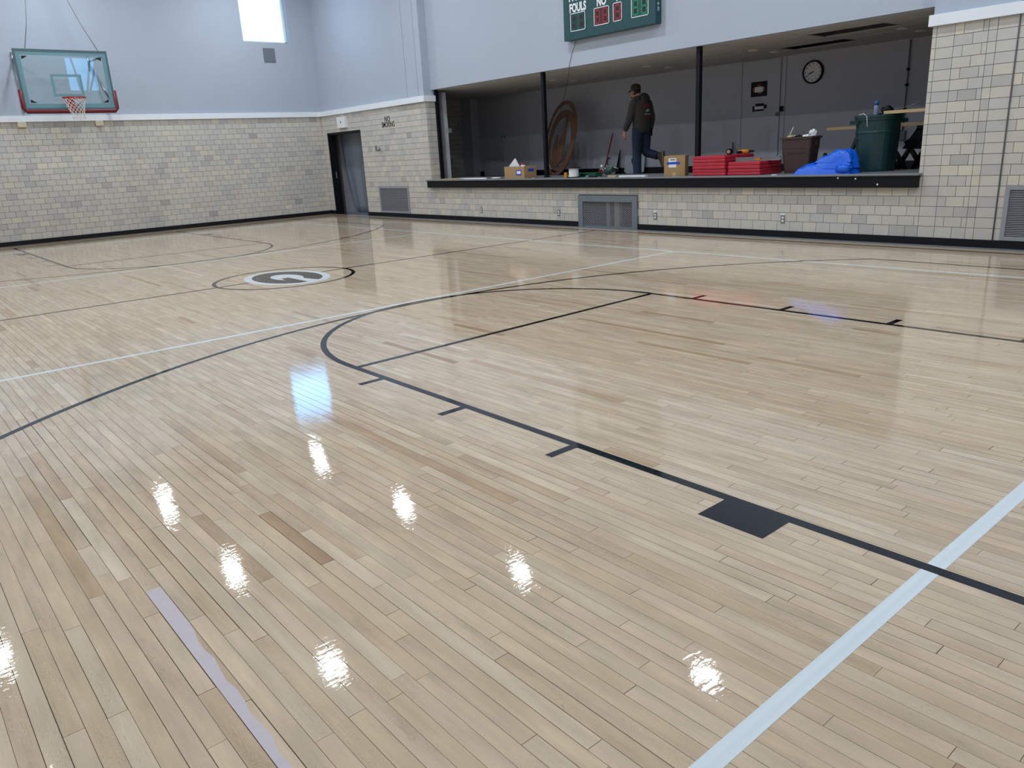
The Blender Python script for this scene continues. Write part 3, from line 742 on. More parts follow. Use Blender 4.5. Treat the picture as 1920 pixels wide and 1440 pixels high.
# card box above the doorway
a, b, c, d = pxrect(633, 219, 648, 240, YB-.05)
e_ = thing('wall_speaker', 'white box fixed to the blocks above the doorway', 'box', ((a+b)/2, YB, c))
MB().box(-(b-a)/2, -.08, 0, (b-a)/2, 0, d-c).build('housing', 'white', e_, bevel=.006)
MB().box(-.02, -.084, (d-c)*.45, .015, -.08, (d-c)*.62).build('mark', 'dark', e_)
# NO SMOKING lettering
p1, p2 = onY(727, 223.5, YB), onY(727, 234, YB)
ns = thing('wall_lettering', 'black painted words NO SMOKING on the blocks beside the doorway', 'lettering', (p1.x, YB, (p1.z+p2.z)/2))
text_mesh('NO', .185, 'word', 'black', ns, T(-.02, -.003, p1.z-(p1.z+p2.z)/2) @ FACE_STAGE, bold=.0025, sx=.9)
text_mesh('SMOKING', .185, 'word', 'black', ns, T(0, -.003, p2.z-(p1.z+p2.z)/2) @ FACE_STAGE, bold=.0025, sx=.74)
# pair of small metal fittings
p = onY(706, 278, YB); fx = thing('wall_bracket', 'small steel bracket and knob on the blocks below the lettering', 'bracket', (p.x, YB, p.z))
MB().box(-.025, -.03, -.06, .025, 0, .06).build('plate', 'steel', fx)
MB().tube([(.16, 0, -.03), (.16, -.07, -.03), (.22, -.09, -.03)], .018).sphere((.24, -.09, -.03), .05, 12, 7).build('knob', 'steel', fx)
# grey square vent high on the basket wall
a_, b_ = onX(492, 90, XL), onX(517, 117, XL)
gv = thing('wall_vent', 'square grey vent cover below the high window', 'vent', (XL, (a_.y+b_.y)/2, (a_.z+b_.z)/2)); hw, hh = (b_.y-a_.y)/2, (a_.z-b_.z)/2
MB().box(0, -hw, -hh, .02, hw, hh).build('cover', 'grey', gv, bevel=.004)
MB().box(.02, -hw*.9, -hh*.9, .024, hw*.9, hh*.9).build('panel', 'grey', gv)
# louvred grilles
def grille(x0, x1, z0, z1, label, nsl):
    g = thing('louvre_grille', label, 'grille', ((x0+x1)/2, YB, z0)); w_ = (x1-x0)/2; h_ = z1-z0
    MB().box(-w_, -.02, 0, -w_+.05, .012, h_).box(w_-.05, -.02, 0, w_, .012, h_).box(-w_+.05, -.02, 0, w_-.05, .012, .05).box(-w_+.05, -.02, h_-.05, w_-.05, .012, h_).build('grille_frame', 'louvre', g)
    MB().box(-w_+.05, .006, .05, w_-.05, .011, h_-.05).build('backing', 'dark', g)
    for i in range(nsl):
        z = .055+(h_-.11)*(i+.5)/nsl; t = (h_-.11)/nsl*.30
        s_ = MB(); s_.prism([(.004, z+t*1.2), (-.014, z-t*.6), (-.014, z-t*1.1), (.004, z+t*.7)], -w_+.05, w_-.05, 'x')
        s_.build('louvre_slat', 'louvre', g)
grille(*GR, 'grey louvred grille low on the blocks beside the doorway', 26)
grille(*GR2, 'grey louvred grille low on the blocks right of the stage', 26)
# mesh-fronted alcove under the stage
va = thing('mesh_vent', 'grey framed expanded-metal vent under the stage sill', 'vent', ((VX0+VX1)/2, YB, 0)); w_ = (VX1-VX0)/2
MB().box(-w_-.02, -.035, 0, -w_+.10, .03, VZ).box(w_-.10, -.035, 0, w_+.02, .03, VZ).box(-w_+.10, -.035, VZ-.115, w_-.10, .03, VZ).build('vent_frame', 'grey', va)
MB().box(-w_+.10, -.02, .0, w_-.10, .02, .03).build('bottom_rail', 'grey', va)
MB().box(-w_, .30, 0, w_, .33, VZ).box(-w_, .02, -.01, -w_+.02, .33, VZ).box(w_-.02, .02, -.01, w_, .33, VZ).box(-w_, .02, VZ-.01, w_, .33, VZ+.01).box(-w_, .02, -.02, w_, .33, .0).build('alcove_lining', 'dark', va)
MB().box(-.035, .01, .02, .03, .05, VZ-.1).build('mullion', 'louvre', va)
MB().box(.06, .12, .0, .18, .2, VZ-.1).build('pipe_casing', 'brick', va)
ms = MB(); ax0, ax1, az0, az1 = -w_+.10, w_-.10, .03, VZ-.115
dx, dz = .055, .038
def clipseg(p, q):
    (x1, z1), (x2, z2) = p, q; t0, t1 = 0, 1
    for P_, Q_ in ((-(x2-x1), x1-ax0), (x2-x1, ax1-x1), (-(z2-z1), z1-az0), (z2-z1, az1-z1)):
        if abs(P_) < 1e-9:
            if Q_ < 0: return None
        else:
            r = Q_/P_
            if P_ < 0: t0 = max(t0, r)
            else: t1 = min(t1, r)
    return None if t0 >= t1 else ((x1+t0*(x2-x1), z1+t0*(z2-z1)), (x1+t1*(x2-x1), z1+t1*(z2-z1)))
k = -40
while k < 60:
    for s in (1, -1):
        L = 3.0; x_ = ax0+k*dx
        q = clipseg((x_, az0), (x_+s*L*dx/dz*.4, az0+L*.4))
        if q:
            (x1, z1), (x2, z2) = q; ln = math.hypot(x2-x1, z2-z1); nx, nz = -(z2-z1)/ln*.0035, (x2-x1)/ln*.0035
            ms.prism([(x1+nx, z1+nz), (x2+nx, z2+nz), (x2-nx, z2-nz), (x1-nx, z1-nz)], -.004, .002)
    k += 1
ms.build('expanded_mesh', 'louvre', va, kind='stuff')
# power outlets low on the stage wall
for i, (u, v) in enumerate(((903, 394), (1048, 399), (1229, 405), (1468, 411))):
    p = onY(u, v, YB)
    lab = ['small outlet low on the blocks nearest the pier', 'small outlet just left of the mesh vent', 'small outlet just right of the mesh vent', 'small outlet below the stack of red mats'][i]
    ou = thing('power_outlet', lab, 'outlet', (p.x, YB, p.z), group='power outlets under the stage')
    MB().box(-.036, -.008, -.062, .036, 0, .062).build('cover_plate', 'steel', ou, bevel=.002)
    for zz in (-.024, .024): MB().box(-.016, -.012, zz-.015, .016, -.008, zz+.015).build('socket', 'white', ou)
    if i >= 2: MB().box(-.036, -.014, .062, .036, 0, .085).build('label_strip', 'white', ou)

# ------------------------------------------------------------------ scoreboard
SY = 6.54
a, b, c = onY(1058, 79, SY), onY(1229, 46, SY), 3.385
SBX0, SBX1 = a.x, b.x; SBC = (SBX0+SBX1)/2
sbd = thing('scoreboard', 'dark green scoreboard with red and green digit windows above the stage', 'scoreboard', (SBC, SY, c))
hwid = (SBX1-SBX0)/2
MB().box(-hwid, 0, 0, hwid, FY-SY, 1.5).build('cabinet', 'sbgreen', sbd, bevel=.006)
def digitbox(u0, v0, u1, v1, nd, segm, field, name='digit_window'):
    x0, x1, z0, z1 = pxrect(u0, v0, u1, v1, SY-.004); x0 -= SBC; x1 -= SBC; z0 -= c; z1 -= c
    fr = MB(); e = .012
    for q in ((x0, z0, x1, z0+e), (x0, z1-e, x1, z1), (x0, z0, x0+e, z1), (x1-e, z0, x1, z1)): fr.box(q[0], -.008, q[1], q[2], .002, q[3])
    wnd = MB().box(x0, -.003, z0, x1, .002, z1).build(name, field, sbd); fr.build('border', 'white', wnd)
    dwid = (x1-x0)/nd
    for k_ in range(nd):
        cx = x0+dwid*(k_+.5); cz = (z0+z1)/2; hw_ = dwid*.28; hh_ = (z1-z0)*.36; t = dwid*.085
        for (sx0, sz0, sx1, sz1) in ((-hw_, hh_-t, hw_, hh_+t), (-hw_, -t, hw_, t), (-hw_, -hh_-t, hw_, -hh_+t), (-hw_-t, t, -hw_+t, hh_-t), (hw_-t, t, hw_+t, hh_-t), (-hw_-t, -hh_+t, -hw_+t, -t), (hw_-t, -hh_+t, hw_+t, -t)):
            MB().box(cx+sx0, -.007, cz+sz0, cx+sx1, -.003, cz+sz1).build('digit_segment', segm, wnd)
        for s_ in (1, -1): MB().box(cx-hw_+t, -.0055, cz+s_*hh_/2-hh_*.32, cx+hw_-t, -.003, cz+s_*hh_/2+hh_*.32).build('digit_hole', 'segoff', wnd)
digitbox(1069.5, 23, 1097.5, 57.5, 2, 'segdim', 'segdimbg'); digitbox(1113.5, 12.5, 1142, 46.5, 2, 'segred', 'segredbg')
digitbox(1149.5, 4, 1166, 39.5, 1, 'segred', 'segredbg'); digitbox(1183.5, -7, 1216, 31, 2, 'seggreen', 'seggreenbg')
p = onY(1083, 14, SY-.004); 
text_mesh('FOULS', .20, 'word', 'white', sbd, T(p.x-SBC, -.004, p.z-c) @ FACE_STAGE, bold=.008, sx=.72)
text_mesh('HOME', .24, 'word', 'white', sbd, T(p.x-SBC+.02, -.004, p.z-c+.20) @ FACE_STAGE, bold=.008, sx=.72)
p = onY(1127.5, 3.5, SY-.004); text_mesh('NO', .20, 'word', 'white', sbd, T(p.x-SBC, -.004, p.z-c+.01) @ FACE_STAGE, bold=.008, sx=.72)
p = onY(1158, -4, SY-.004); text_mesh('F', .20, 'word', 'white', sbd, T(p.x-SBC, -.004, p.z-c+.02) @ FACE_STAGE, bold=.008, sx=.72)
text_mesh('play.com', .085, 'side_lettering', 'white', sbd, T(hwid+.002, (FY-SY)/2, .42) @ FACE_PLUSX @ Matrix.Rotation(-math.pi/2, 4, 'Z'), bold=.001, spacing=1.5)
pe = onY(1078, 77, SY+.08); q1 = onY(1073, 98, FY-.01); q3 = onY(1067, 128, FY-.01)
q4 = onY(1060, 172, 8.6); 
MB().tube([(pe.x, FY-.03, c+.02), (q1.x, FY-.012, q1.z), (q3.x, FY-.012, SOF+.01), (q3.x-.02, FY+.03, SOF-.02), (q4.x, 8.6, q4.z), (onY(1049, 215, SBY-.5).x, SBY-.5, onY(1049, 215, SBY-.5).z)], .004, 6).build('hanging_wire', 'dark', label='thin dark wire hanging from the scoreboard into the stage', cat='wire')

# ------------------------------------------------------------------ basketball goal
BX = -9.97; BYC = -.05; BW, BH, BZ = 1.83, 1.22, 2.88
gl_ = thing('basketball_goal', 'glass backboard with maroon edge padding, red rim and white net', 'basketball hoop', (BX, BYC, BZ)); gl_.rotation_euler = (0, math.radians(.7), 0)
MB().box(-.012, -BW/2+.03, .03, 0, BW/2-.03, BH-.03).build('glass_panel', 'bglass', gl_)
fb = MB()
for q in ((-BW/2, 0, BW/2, .035), (-BW/2, BH-.035, BW/2, BH), (-BW/2, .035, -BW/2+.035, BH-.035), (BW/2-.035, .035, BW/2, BH-.035)): fb.box(-.05, q[0], q[1], .012, q[2], q[3])
fb.build('board_frame', 'frame', gl_)
tb = MB(); e = .085
for q in ((-BW/2+.035, .035, BW/2-.035, .035+e), (-BW/2+.035, BH-.035-e, BW/2-.035, BH-.035), (-BW/2+.035, .035+e, -BW/2+.035+e, BH-.035-e), (BW/2-.035-e, .035+e, BW/2-.035, BH-.035-e)): tb.box(.001, q[0], q[1], .003, q[2], q[3])
tb.build('board_border', 'teal', gl_)
ts = MB(); sz0 = .27; sw, shh, e = .305, .455, .05
for q in ((-sw, sz0, sw, sz0+e), (-sw, sz0+shh-e, sw, sz0+shh), (-sw, sz0+e, -sw+e, sz0+shh-e), (sw-e, sz0+e, sw, sz0+shh-e)): ts.box(.001, q[0], q[1], .003, q[2], q[3])
ts.build('target_square', 'teal', gl_)
for sy_ in (-1, 1):
    for zz, s2 in ((.14, 1), (BH-.14, -1)):
        y = sy_*(BW/2-.14); gm = MB(); gm.prism([(y, zz), (y-sy_*.12, zz), (y, zz+s2*.07)], .004, .010, 'x'); gm.build('corner_gusset', 'dark', gl_)
pd = [(0, -BW/2-.012, .40), (0, -BW/2-.016, .02), (0, -BW/2+.03, -.035), (0, 0, -.04), (0, BW/2-.03, -.035), (0, BW/2+.016, .02), (0, BW/2+.012, .40)]
MB().tube([Vector(p)-Vector((.012, 0, 0)) for p in pd], [(.045, .045)]*7, 10).build('edge_padding', 'redpad', gl_)
RZ = 3.05-BZ+.05; RC = .15+.2286
rm = MB(); rm.tube([(RC+.2286*math.cos(t), .2286*math.sin(t), RZ) for t in np.linspace(0, 2*math.pi, 33)[:-1]], .012, 8, closed=True); rim_o = rm.build('rim', 'rim', gl_)
MB().box(.012, -.075, RZ-.24, .03, .075, RZ+.03).box(.03, -.06, RZ-.03, .16, .06, RZ+.012).build('rim_bracket', 'rim', gl_, bevel=.004)
for s in (-1, 1): MB().tube([(.03, s*.05, RZ-.2), (RC+.02, s*.21, RZ-.02)], .009).build('rim_brace', 'rim', gl_)
ntb = MB(); NS = 12; levels = 9
def net_r(f): return .222-(.222-.125)*min(1, f*1.25)**.8
for s in (1, -1):
    for k in range(NS):
        pts = []
        for l in range(levels*3+1):
            f = l/(levels*3); th = 2*math.pi*(k/NS)+s*f*levels*math.pi/NS; r = net_r(f)
            pts.append((RC+r*math.cos(th)+.012*f*f, r*math.sin(th)+.03*f*f, RZ-.01-.43*f))
        ntb.tube(pts, .0042, 5)
ntb.build('net', 'net', gl_)
# stays back to the wall and the hoisting cables
D = BX-XL
for sy_ in (-1, 1):
    MB().tube([(-.02, sy_*(BW/2-.05), BH-.1), (-D+.0, sy_*(BW/2-.15), BH-.12)], .020, 10).build('top_stay', 'steel', gl_)
    MB().tube([(-D+.03, sy_*(BW/2-.15), BH-.32), (-D+.03, sy_*(BW/2-.15), BH+.04)], .024, 10).build('wall_bracket', 'steel', gl_)
MB().tube([(-.02, BW/2-.05, .1), (-D+.02, BW/2-.15, BH-.15)], .026, 10).build('diagonal_stay', 'steel', gl_)
MB().tube([(-D+.03, -BW/2+.15, BH-.15), (-D+.06, -BW/2+.16, .55), (-D+.06, -BW/2+.14, -.02)], .02, 10).build('wall_pole', 'steel', gl_)  # grey tube stands in for the shadow a stay casts down the wall
MB().tube([(-D+.05, -BW/2+.12, BH-.15), (-.55, -BW/2+.08, BH-.35), (-.3, -BW/2+.04, BH-.55), (-.05, -BW/2+.03, BH-.62)], .008, 6).build('chain', 'steel', gl_)
ca = onX(47, 0, BX); cb_ = onX(125, 0, BX); cm = onX(49, 45, BX)
MB().tube([(0, onX(47, 95, BX).y-BYC, BH), (0, cm.y-BYC, cm.z-BZ), (0, ca.y-BYC, ca.z-BZ), (0, ca.y-BYC-.08, HC-BZ-.01)], .008, 6).build('hoist_cable', 'steel', gl_)
cc2 = onX(150, 45, BX)
MB().tube([(0, onX(183, 95, BX).y-BYC, BH), (0, cc2.y-BYC, cc2.z-BZ), (0, cb_.y-BYC, cb_.z-BZ), (0, cb_.y-BYC-.45, HC-BZ-.01)], .008, 6).build('hoist_cable', 'steel', gl_)
for i, (u, v) in enumerate(((40, 232), (185, 228))):
    p = onX(u, v, XL)
    MB().box(XL-.01, p.y-.085, TZ0-.115, XL+.07, p.y+.085, TZ0+.005).build('ledge_block', 'brick', label=['cream block bracket under the ledge below the wall pole of the goal', 'cream block bracket under the ledge below the diagonal stay of the goal'][i], cat='bracket', group='block brackets under the ledge', bevel=.006)

# ------------------------------------------------------------------ lamps
for i, x in enumerate((-9.1, -4.68, -.38, 4.02, 8.4)):
    for j, y in enumerate((-4.08, .04, 4.2)):
        lp = thing('pendant_lamp', 'square high-bay lamp hanging from the gymnasium ceiling', 'lamp', (x, y, 6.5), group='high-bay lamps')
        MB().box(-.24, -.24, .02, .24, .24, .12).build('lamp_housing', 'lamp', lp)
        MB().tube([(0, 0, .1), (0, 0, HC-6.5)], .012).build('suspension_rod', 'steel', lp)
        MB().box(-.14, -.14, .005, .14, .14, .02).build('lamp_lens', 'lens', lp)
        ld = bpy.data.lights.new('lamp_light', 'AREA'); ld.shape = 'SQUARE'; ld.size = .27; ld.energy = LAMP_W; ld.color = LAMP_COL
        lo = bpy.data.objects.new('lamp_light', ld); COL.objects.link(lo); lo.parent = lp; lo.location = (0, 0, 0)

# ------------------------------------------------------------------ bare tree outside the far-side window behind the camera
tr = MB()
def branch(p, d, L, r, depth):
    q = p + d*L; tr.tube([p, p+d*L*.5+Vector((random.uniform(-.05, .05)*L, random.uniform(-.05, .05)*L, 0)), q], [r, r*.85, r*.65], 6)
    if depth == 0: return
    for k in range(3 if depth > 1 else 2):
        a = Vector((random.uniform(-.4, .4), random.uniform(-1, 1), random.uniform(-.2, .8)))
        branch(q, (d+a*.75).normalized(), L*random.uniform(.62, .8), r*.6, depth-1)
branch(Vector((19, 6.9, -.35)), Vector((0, 0, 1)), 4.6, .10, 5)
tr.build('bare_tree', 'bark', label='bare winter tree standing outside the hall', cat='tree')

# ------------------------------------------------------------------ things on the stage
def spot(u, v, Y, z): p = onY(u, v, Y); return Vector((p.x, Y, z))
def slab(mb, x0, y0, z0, x1, y1, z1): return mb.box(x0, y0, z0, x1, y1, z1)

# open cardboard box
xa, xb = onY(946, 325, 6.47).x, onY(983, 325, 6.47).x; hb = onY(946, 313, 6.47).z-CT; w_, d_ = (xb-xa)/2, .34
bx1 = thing('cardboard_box', 'open cardboard box with white and red items sticking out of it', 'box', ((xa+xb)/2, 6.47+d_/2, CT))
t = .006
MB().box(-w_, -d_/2, 0, w_, -d_/2+t, hb).box(-w_, d_/2-t, 0, w_, d_/2, hb).box(-w_, -d_/2+t, 0, -w_+t, d_/2-t, hb).box(w_-t, -d_/2+t, 0, w_, d_/2-t, hb).box(-w_+t, -d_/2+t, 0, w_-t, d_/2-t, t).build('carton', 'card', bx1)
a, b, c_, d = pxrect(967, 319, 977, 329, 6.465); MB().box(a-bx1.location.x, -d_/2-.002, c_-CT, b-bx1.location.x, -d_/2, d-CT).build('blue_label', 'tape', bx1)
MB().box(a-bx1.location.x+.03, -d_/2-.003, c_-CT+.03, b-bx1.location.x-.02, -d_/2-.002, d-CT-.02).build('label_print', 'paper', bx1)
MB().box(w_, -.06, hb*.55, w_+.002, .1, hb*.78).build('tape_strip', 'tape', bx1)
p = bx1.location
pn = MB(); pn.box(-.16, -.012, 0, .16, .012, .26, T(p.x-.02, p.y-.08, CT+.10) @ Matrix.Rotation(math.radians(-38), 4, 'Y')); pn.build('foam_slab', 'white', label='white slab leaning out of the open cardboard box', cat='panel')
jr = thing('small_tub', 'small white tub with a red lid in the open cardboard box', 'tub', (p.x+.12, p.y-.02, CT+.02)); MB().lathe([(.045, 0), (.05, .25)], seg=16).build('tub', 'white', jr); MB().lathe([(.054, .25), (.054, .275), (.03, .28)], seg=16).build('lid', 'red', jr)

# closed cardboard box
c0 = spot(1268, 327, 6.66, CT); s_ = .178
bx2 = thing('cardboard_box', 'closed cardboard carton with white label and blue tape beside the red mats', 'box', c0, math.radians(28))
MB().box(-s_, -s_, 0, s_, s_, .335).build('carton', 'card', bx2, bevel=.004)
MB().box(-.03, -s_-.002, .0, .02, -s_, .06).build('tape_strip', 'wood', bx2)
MB().box(-.10, -s_-.002, .145, .03, -s_, .295).build('label', 'paper', bx2)
MB().box(-.13, -s_-.0035, .195, .09, -s_-.002, .235).build('blue_tape', 'tape', bx2)
MB().box(-.075, -s_-.003, .26, .01, -s_-.002, .28).build('label_print', 'grey', bx2)

# folded red mats
def mat_pile(u0, u1, v, Y, depth, nl, th, names, rot=0.0):
    xa, xb = onY(u0, v, Y).x, onY(u1, v, Y).x; w_ = (xb-xa)/2; z = CT
    for k in range(nl):
        sh_ = random.uniform(-.012, .012); hh = th*random.uniform(.92, 1.06)
        o = thing('gym_mat', names % ['lowest', 'second', 'third', 'fourth', 'fifth', 'topmost'][k if k < nl-1 else 5], 'mat', ((xa+xb)/2+sh_, Y+depth/2+random.uniform(0, .015), z), math.radians(random.uniform(-.8, .8)+rot))
        ww = w_*random.uniform(.97, 1.02)
        MB().box(-ww, -depth/2, .002, ww, depth/2, hh*.48).build('fold', 'red', o, bevel=.012)
        MB().box(-ww*.985, -depth/2+.006, hh*.5, ww*.985, depth/2-.006, hh).build('fold', 'red', o, bevel=.012)
        z += hh+.002
    return xa, xb, z
L0, L1, LZ = mat_pile(1297, 1359, 325, 6.47, .82, 3, .100, 'red vinyl folding mat, %s in the taller pile beside the carton')
R0, R1, RZt = mat_pile(1364, 1425, 325, 6.50, .62, 2, .102, 'red vinyl folding mat, %s in the lower pile beside the brown bin')
# tools on the mats
lv = thing('spirit_level', 'long grey metal level lying across the red mats', 'level', (R0+.40, 6.72, RZt), math.radians(10))
MB().box(-.36, -.025, 0, .36, .025, .012).box(-.36, -.004, .012, .36, .004, .048).box(-.36, -.025, .048, .36, .025, .06).build('bar', 'steel', lv); MB().box(-.05, -.018, .014, .05, .018, .046).build('vial', 'yellow', lv)
dr_ = thing('power_drill', 'small black and orange power tool lying on the taller red pile', 'tool', (L1-.10, 7.18, LZ), math.radians(15))
MB().tube([(-.12, 0, .035), (.06, 0, .035)], [.03, .035], 12).build('motor', 'yellow', dr_); MB().tube([(.06, 0, .035), (.14, 0, .035)], [.025, .012], 10).build('chuck', 'dark', dr_); MB().tube([(-.06, 0, .03), (-.09, -.12, .025)], [.02, .024], 8).build('handle', 'black', dr_)
rl_ = thing('tape_roll', 'small black roll standing on the taller red pile', 'tape', (L0+.55, 6.72, LZ+.05)); mb = MB()
mb.rings([[(r*math.cos(2*math.pi*j/24), y, r*math.sin(2*math.pi*j/24)) for j in range(24)] for r, y in ((.05, -.022), (.05, .022), (.03, .022), (.03, -.022))], closed=True, smooth=False); mb.build('tape', 'black', rl_)
MB().tube([(-.0, -.03, 0), (0, .03, 0)], .029, 12).build('core', 'card', rl_)

# brown waste bin
c0 = spot(1499, 320, 7.02, CT); bb_ = thing('waste_bin', 'brown rectangular plastic bin full of scraps on the stage sill', 'bin', c0, math.radians(8))
def rrect(w, d, z, r=.04, n=4):
    pts = []
    for cx, cy_, a0 in ((w-r, d-r, 0), (-w+r, d-r, 90), (-w+r, -d+r, 180), (w-r, -d+r, 270)):
        for k in range(n+1):
            t = math.radians(a0+90*k/n); pts.append((cx+r*math.cos(t), cy_+r*math.sin(t), z))
    return pts
MB().rings([rrect(.19, .15, .0), rrect(.20, .158, .06), rrect(.225, .178, .36), rrect(.23, .182, .37), rrect(.235, .187, .50), rrect(.258, .208, .505), rrect(.258, .208, .535), rrect(.238, .19, .535), rrect(.232, .184, .46), rrect(.19, .15, .012)], smooth=False).build('bin_body', 'brownbin', bb_)
MB().box(-.13, -.187, .30, .12, -.172, .312).build('moulded_rib', 'brownbin', bb_)
MB().box(.225, -.05, .40, .262, .05, .47).build('handle', 'brownbin', bb_)
for k, (mk, nm) in enumerate((('wood', 'tan cardboard'), ('dark', 'black rag'), ('paper', 'white paper'), ('brick', 'cream plaster'), ('grey', 'grey cloth'), ('paper', 'tall white paper'))):
    q = Vector(((k % 3-1)*.135, (k//3-.5)*.17, .515+(.05 if k == 5 else .01)))
    o = MB().sphere((0, 0, 0), (.066, .075, .04 if k < 5 else .07), 10, 6)
    o.v = [tuple(Vector(p_)*random.uniform(.62, 1.15)+q) for p_ in o.v]; o.sm = [False]*len(o.f)
    sc_ = o.build('scrap', mk, None, label='crumpled %s scrap heaped in the brown bin' % nm, cat='scrap', group='scraps in the brown bin'); sc_.location = c0
MB().tube([c0+Vector((-.17, 0, .42)), c0+Vector((-.19, 0, .58)), c0+Vector((-.14, 0, .68))], .005, 6).build('bent_wire', 'paper', label='thin pale wire poking out of the brown bin', cat='wire')
MB().box(-.02, -.02, 0, .02, .02, .28, T(c0.x+.30, c0.y+.12, CT) @ Matrix.Rotation(.15, 4, 'Y')).build('dark_offcut', 'dark', label='dark offcut standing between the brown bin and the blue tarp', cat='offcut')

# blue tarpaulin, loosely folded
ta, tb_ = onY(1492, 324, 6.52).x, onY(1598, 318, 6.52).x; ht = onY(1570, 278, 6.75).z-CT
tp_ = thing('blue_tarp', 'crumpled folded blue tarpaulin beside the green bin', 'tarp', ((ta+tb_)/2, 6.64, CT))
def tarp_layer(w, d, h, zb, seedv, nx=44, ny=26, slope=1.0, x_off=0.0):
    rd = np.random.default_rng(seedv); ph = rd.uniform(0, 6, 12); top = []
    for i in range(nx+1):
        row = []
        for j in range(ny+1):
            s, q = i/nx*2-1, j/ny*2-1
            ex = max(0, 1-abs(s)**8)*max(0, 1-abs(q)**6)
            lift = (.22+.78*min(1, max(0, (s+1)/1.15))**1.1) if slope else 1.0
            fold = .10*abs(math.sin(3.1*s+2.2*q+ph[0])) + .07*abs(math.sin(6.3*s-4*q+ph[1])) + .03*math.sin(17*s+9*q+ph[2]) + .02*math.sin(29*q-11*s+ph[3])
            z = zb + h*ex*(lift*(.82+fold*1.3))
            row.append((x_off+s*w*(1+.05*math.sin(5*q+ph[4])), q*d*(1+.06*math.sin(4*s+ph[5])), max(z, zb)))
        top.append(row)
    mb = MB(); n = 0
    for r in top: mb.v += r
    for i in range(nx):
        for j in range(ny): a = i*(ny+1)+j; mb.f.append((a, a+ny+1, a+ny+2, a+1)); mb.sm.append(True)
    k = len(mb.v)
    for r in top: mb.v += [(x, y, zb) for x, y, z in r]
    for i in range(nx):
        for j in range(ny): a = k+i*(ny+1)+j; mb.f.append((a, a+1, a+ny+2, a+ny+1)); mb.sm.append(True)
    return mb
W2 = (tb_-ta)/2
tarp_layer(W2, .21, ht*.42, .0, 3, slope=.0).build('tarp_fold', 'bluetarp', tp_)
tarp_layer(W2*.80, .18, ht*.52, ht*.22, 5, x_off=W2*.2).build('tarp_fold', 'bluetarp', tp_)
tarp_layer(W2*.64, .16, ht*.50, ht*.46, 8, x_off=W2*.3).build('tarp_fold', 'bluetarp', tp_)
rl2 = MB(); rl2.tube([(W2*.55, -.18, ht*.20), (W2*.75, -.20, ht*.22), (W2*.98, -.18, ht*.2)], [(.04, .05), (.05, .06), (.045, .055)], 12); rl2.build('tarp_roll', 'bluetarp', tp_)

# green refuse bin
c0 = spot(1640, 320, 7.20, CT); gb = thing('refuse_bin', 'large round dark green plastic refuse bin at the end of the stage', 'bin', c0, math.radians(20))
def rib(r, z, amp=.0, n=48): return [((r+amp*(1 if (j//3) % 2 else 0))*math.cos(2*math.pi*j/n), (r+amp*(1 if (j//3) % 2 else 0))*math.sin(2*math.pi*j/n), z) for j in range(n)]
MB().rings([rib(.255, 0), rib(.265, .03, .004), rib(.29, .52, .004), rib(.297, .53), rib(.297, .55), rib(.29, .56, .003), rib(.298, .70), rib(.315, .705), rib(.315, .735), rib(.325, .74), rib(.325, .775), rib(.298, .775), rib(.288, .70), rib(.25, .02)], smooth=False).build('bin_body', 'greenbin', gb)
for a_ in (200, 20):
    t = math.radians(a_); cx_, sx_ = math.cos(t), math.sin(t)
    hm = T(.31*cx_, .31*sx_, .68) @ Matrix.Rotation(t, 4, 'Z'); MB().box(-.02, -.09, -.02, .06, .09, .03, hm).build('handle', 'greenbin', gb)
MB().box(-.16, -.289, .46, -.02, -.262, .472, Matrix.Rotation(math.radians(-35), 4, 'Z')).build('moulded_rib', 'greenbin', gb)
MB().lathe([(.292, .70), (.25, .745), (.1, .765), (.02, .77)], seg=30).build('bag_contents', 'dark', gb)
sc0 = Vector((c0.x-.02, c0.y-.06, CT+.76)); sp_ = thing('spray_can', 'blue-capped aerosol can standing on top of the green bin', 'can', sc0)
MB().lathe([(.031, 0), (.033, .006), (.033, .135), (.028, .148)], seg=20).build('can', 'can', sp_); MB().lathe([(.031, .148), (.03, .196), (.024, .202)], seg=20).build('cap', 'bluecap', sp_)
gv_ = MB().sphere((c0.x+.12, c0.y-.02, CT+.835), (.09, .06, .055), 14, 8); gv_.v = [tuple(Vector(q)+Vector((0, 0, .01*math.sin(q[0]*60)))) for q in gv_.v]; gv_.build('work_glove', 'black', label='black glove lying on the heap in the green bin', cat='glove')
MB().box(-.17, -.10, 0, .17, .10, .02, T(c0.x+.14, c0.y+.14, CT+.777)).build('black_tray', 'black', label='flat black tray across the rim of the green bin', cat='tray')
MB().tube([c0+Vector((.19, .14, .80)), c0+Vector((.28, .10, .86)), c0+Vector((.42, .05, .87)), c0+Vector((.52, .04, .92))], .004, 6).build('bent_wire', 'steel', label='thin wire sticking out of the green bin', cat='wire')
MB().tube([c0+Vector((-.17, -.26, .79)), c0+Vector((-.08, -.30, .80)), c0+Vector((-.02, -.325, .76)), c0+Vector((-.0, -.33, .62))], .004, 6).build('white_string', 'paper', label='white string hanging over the rim of the green bin', cat='string')

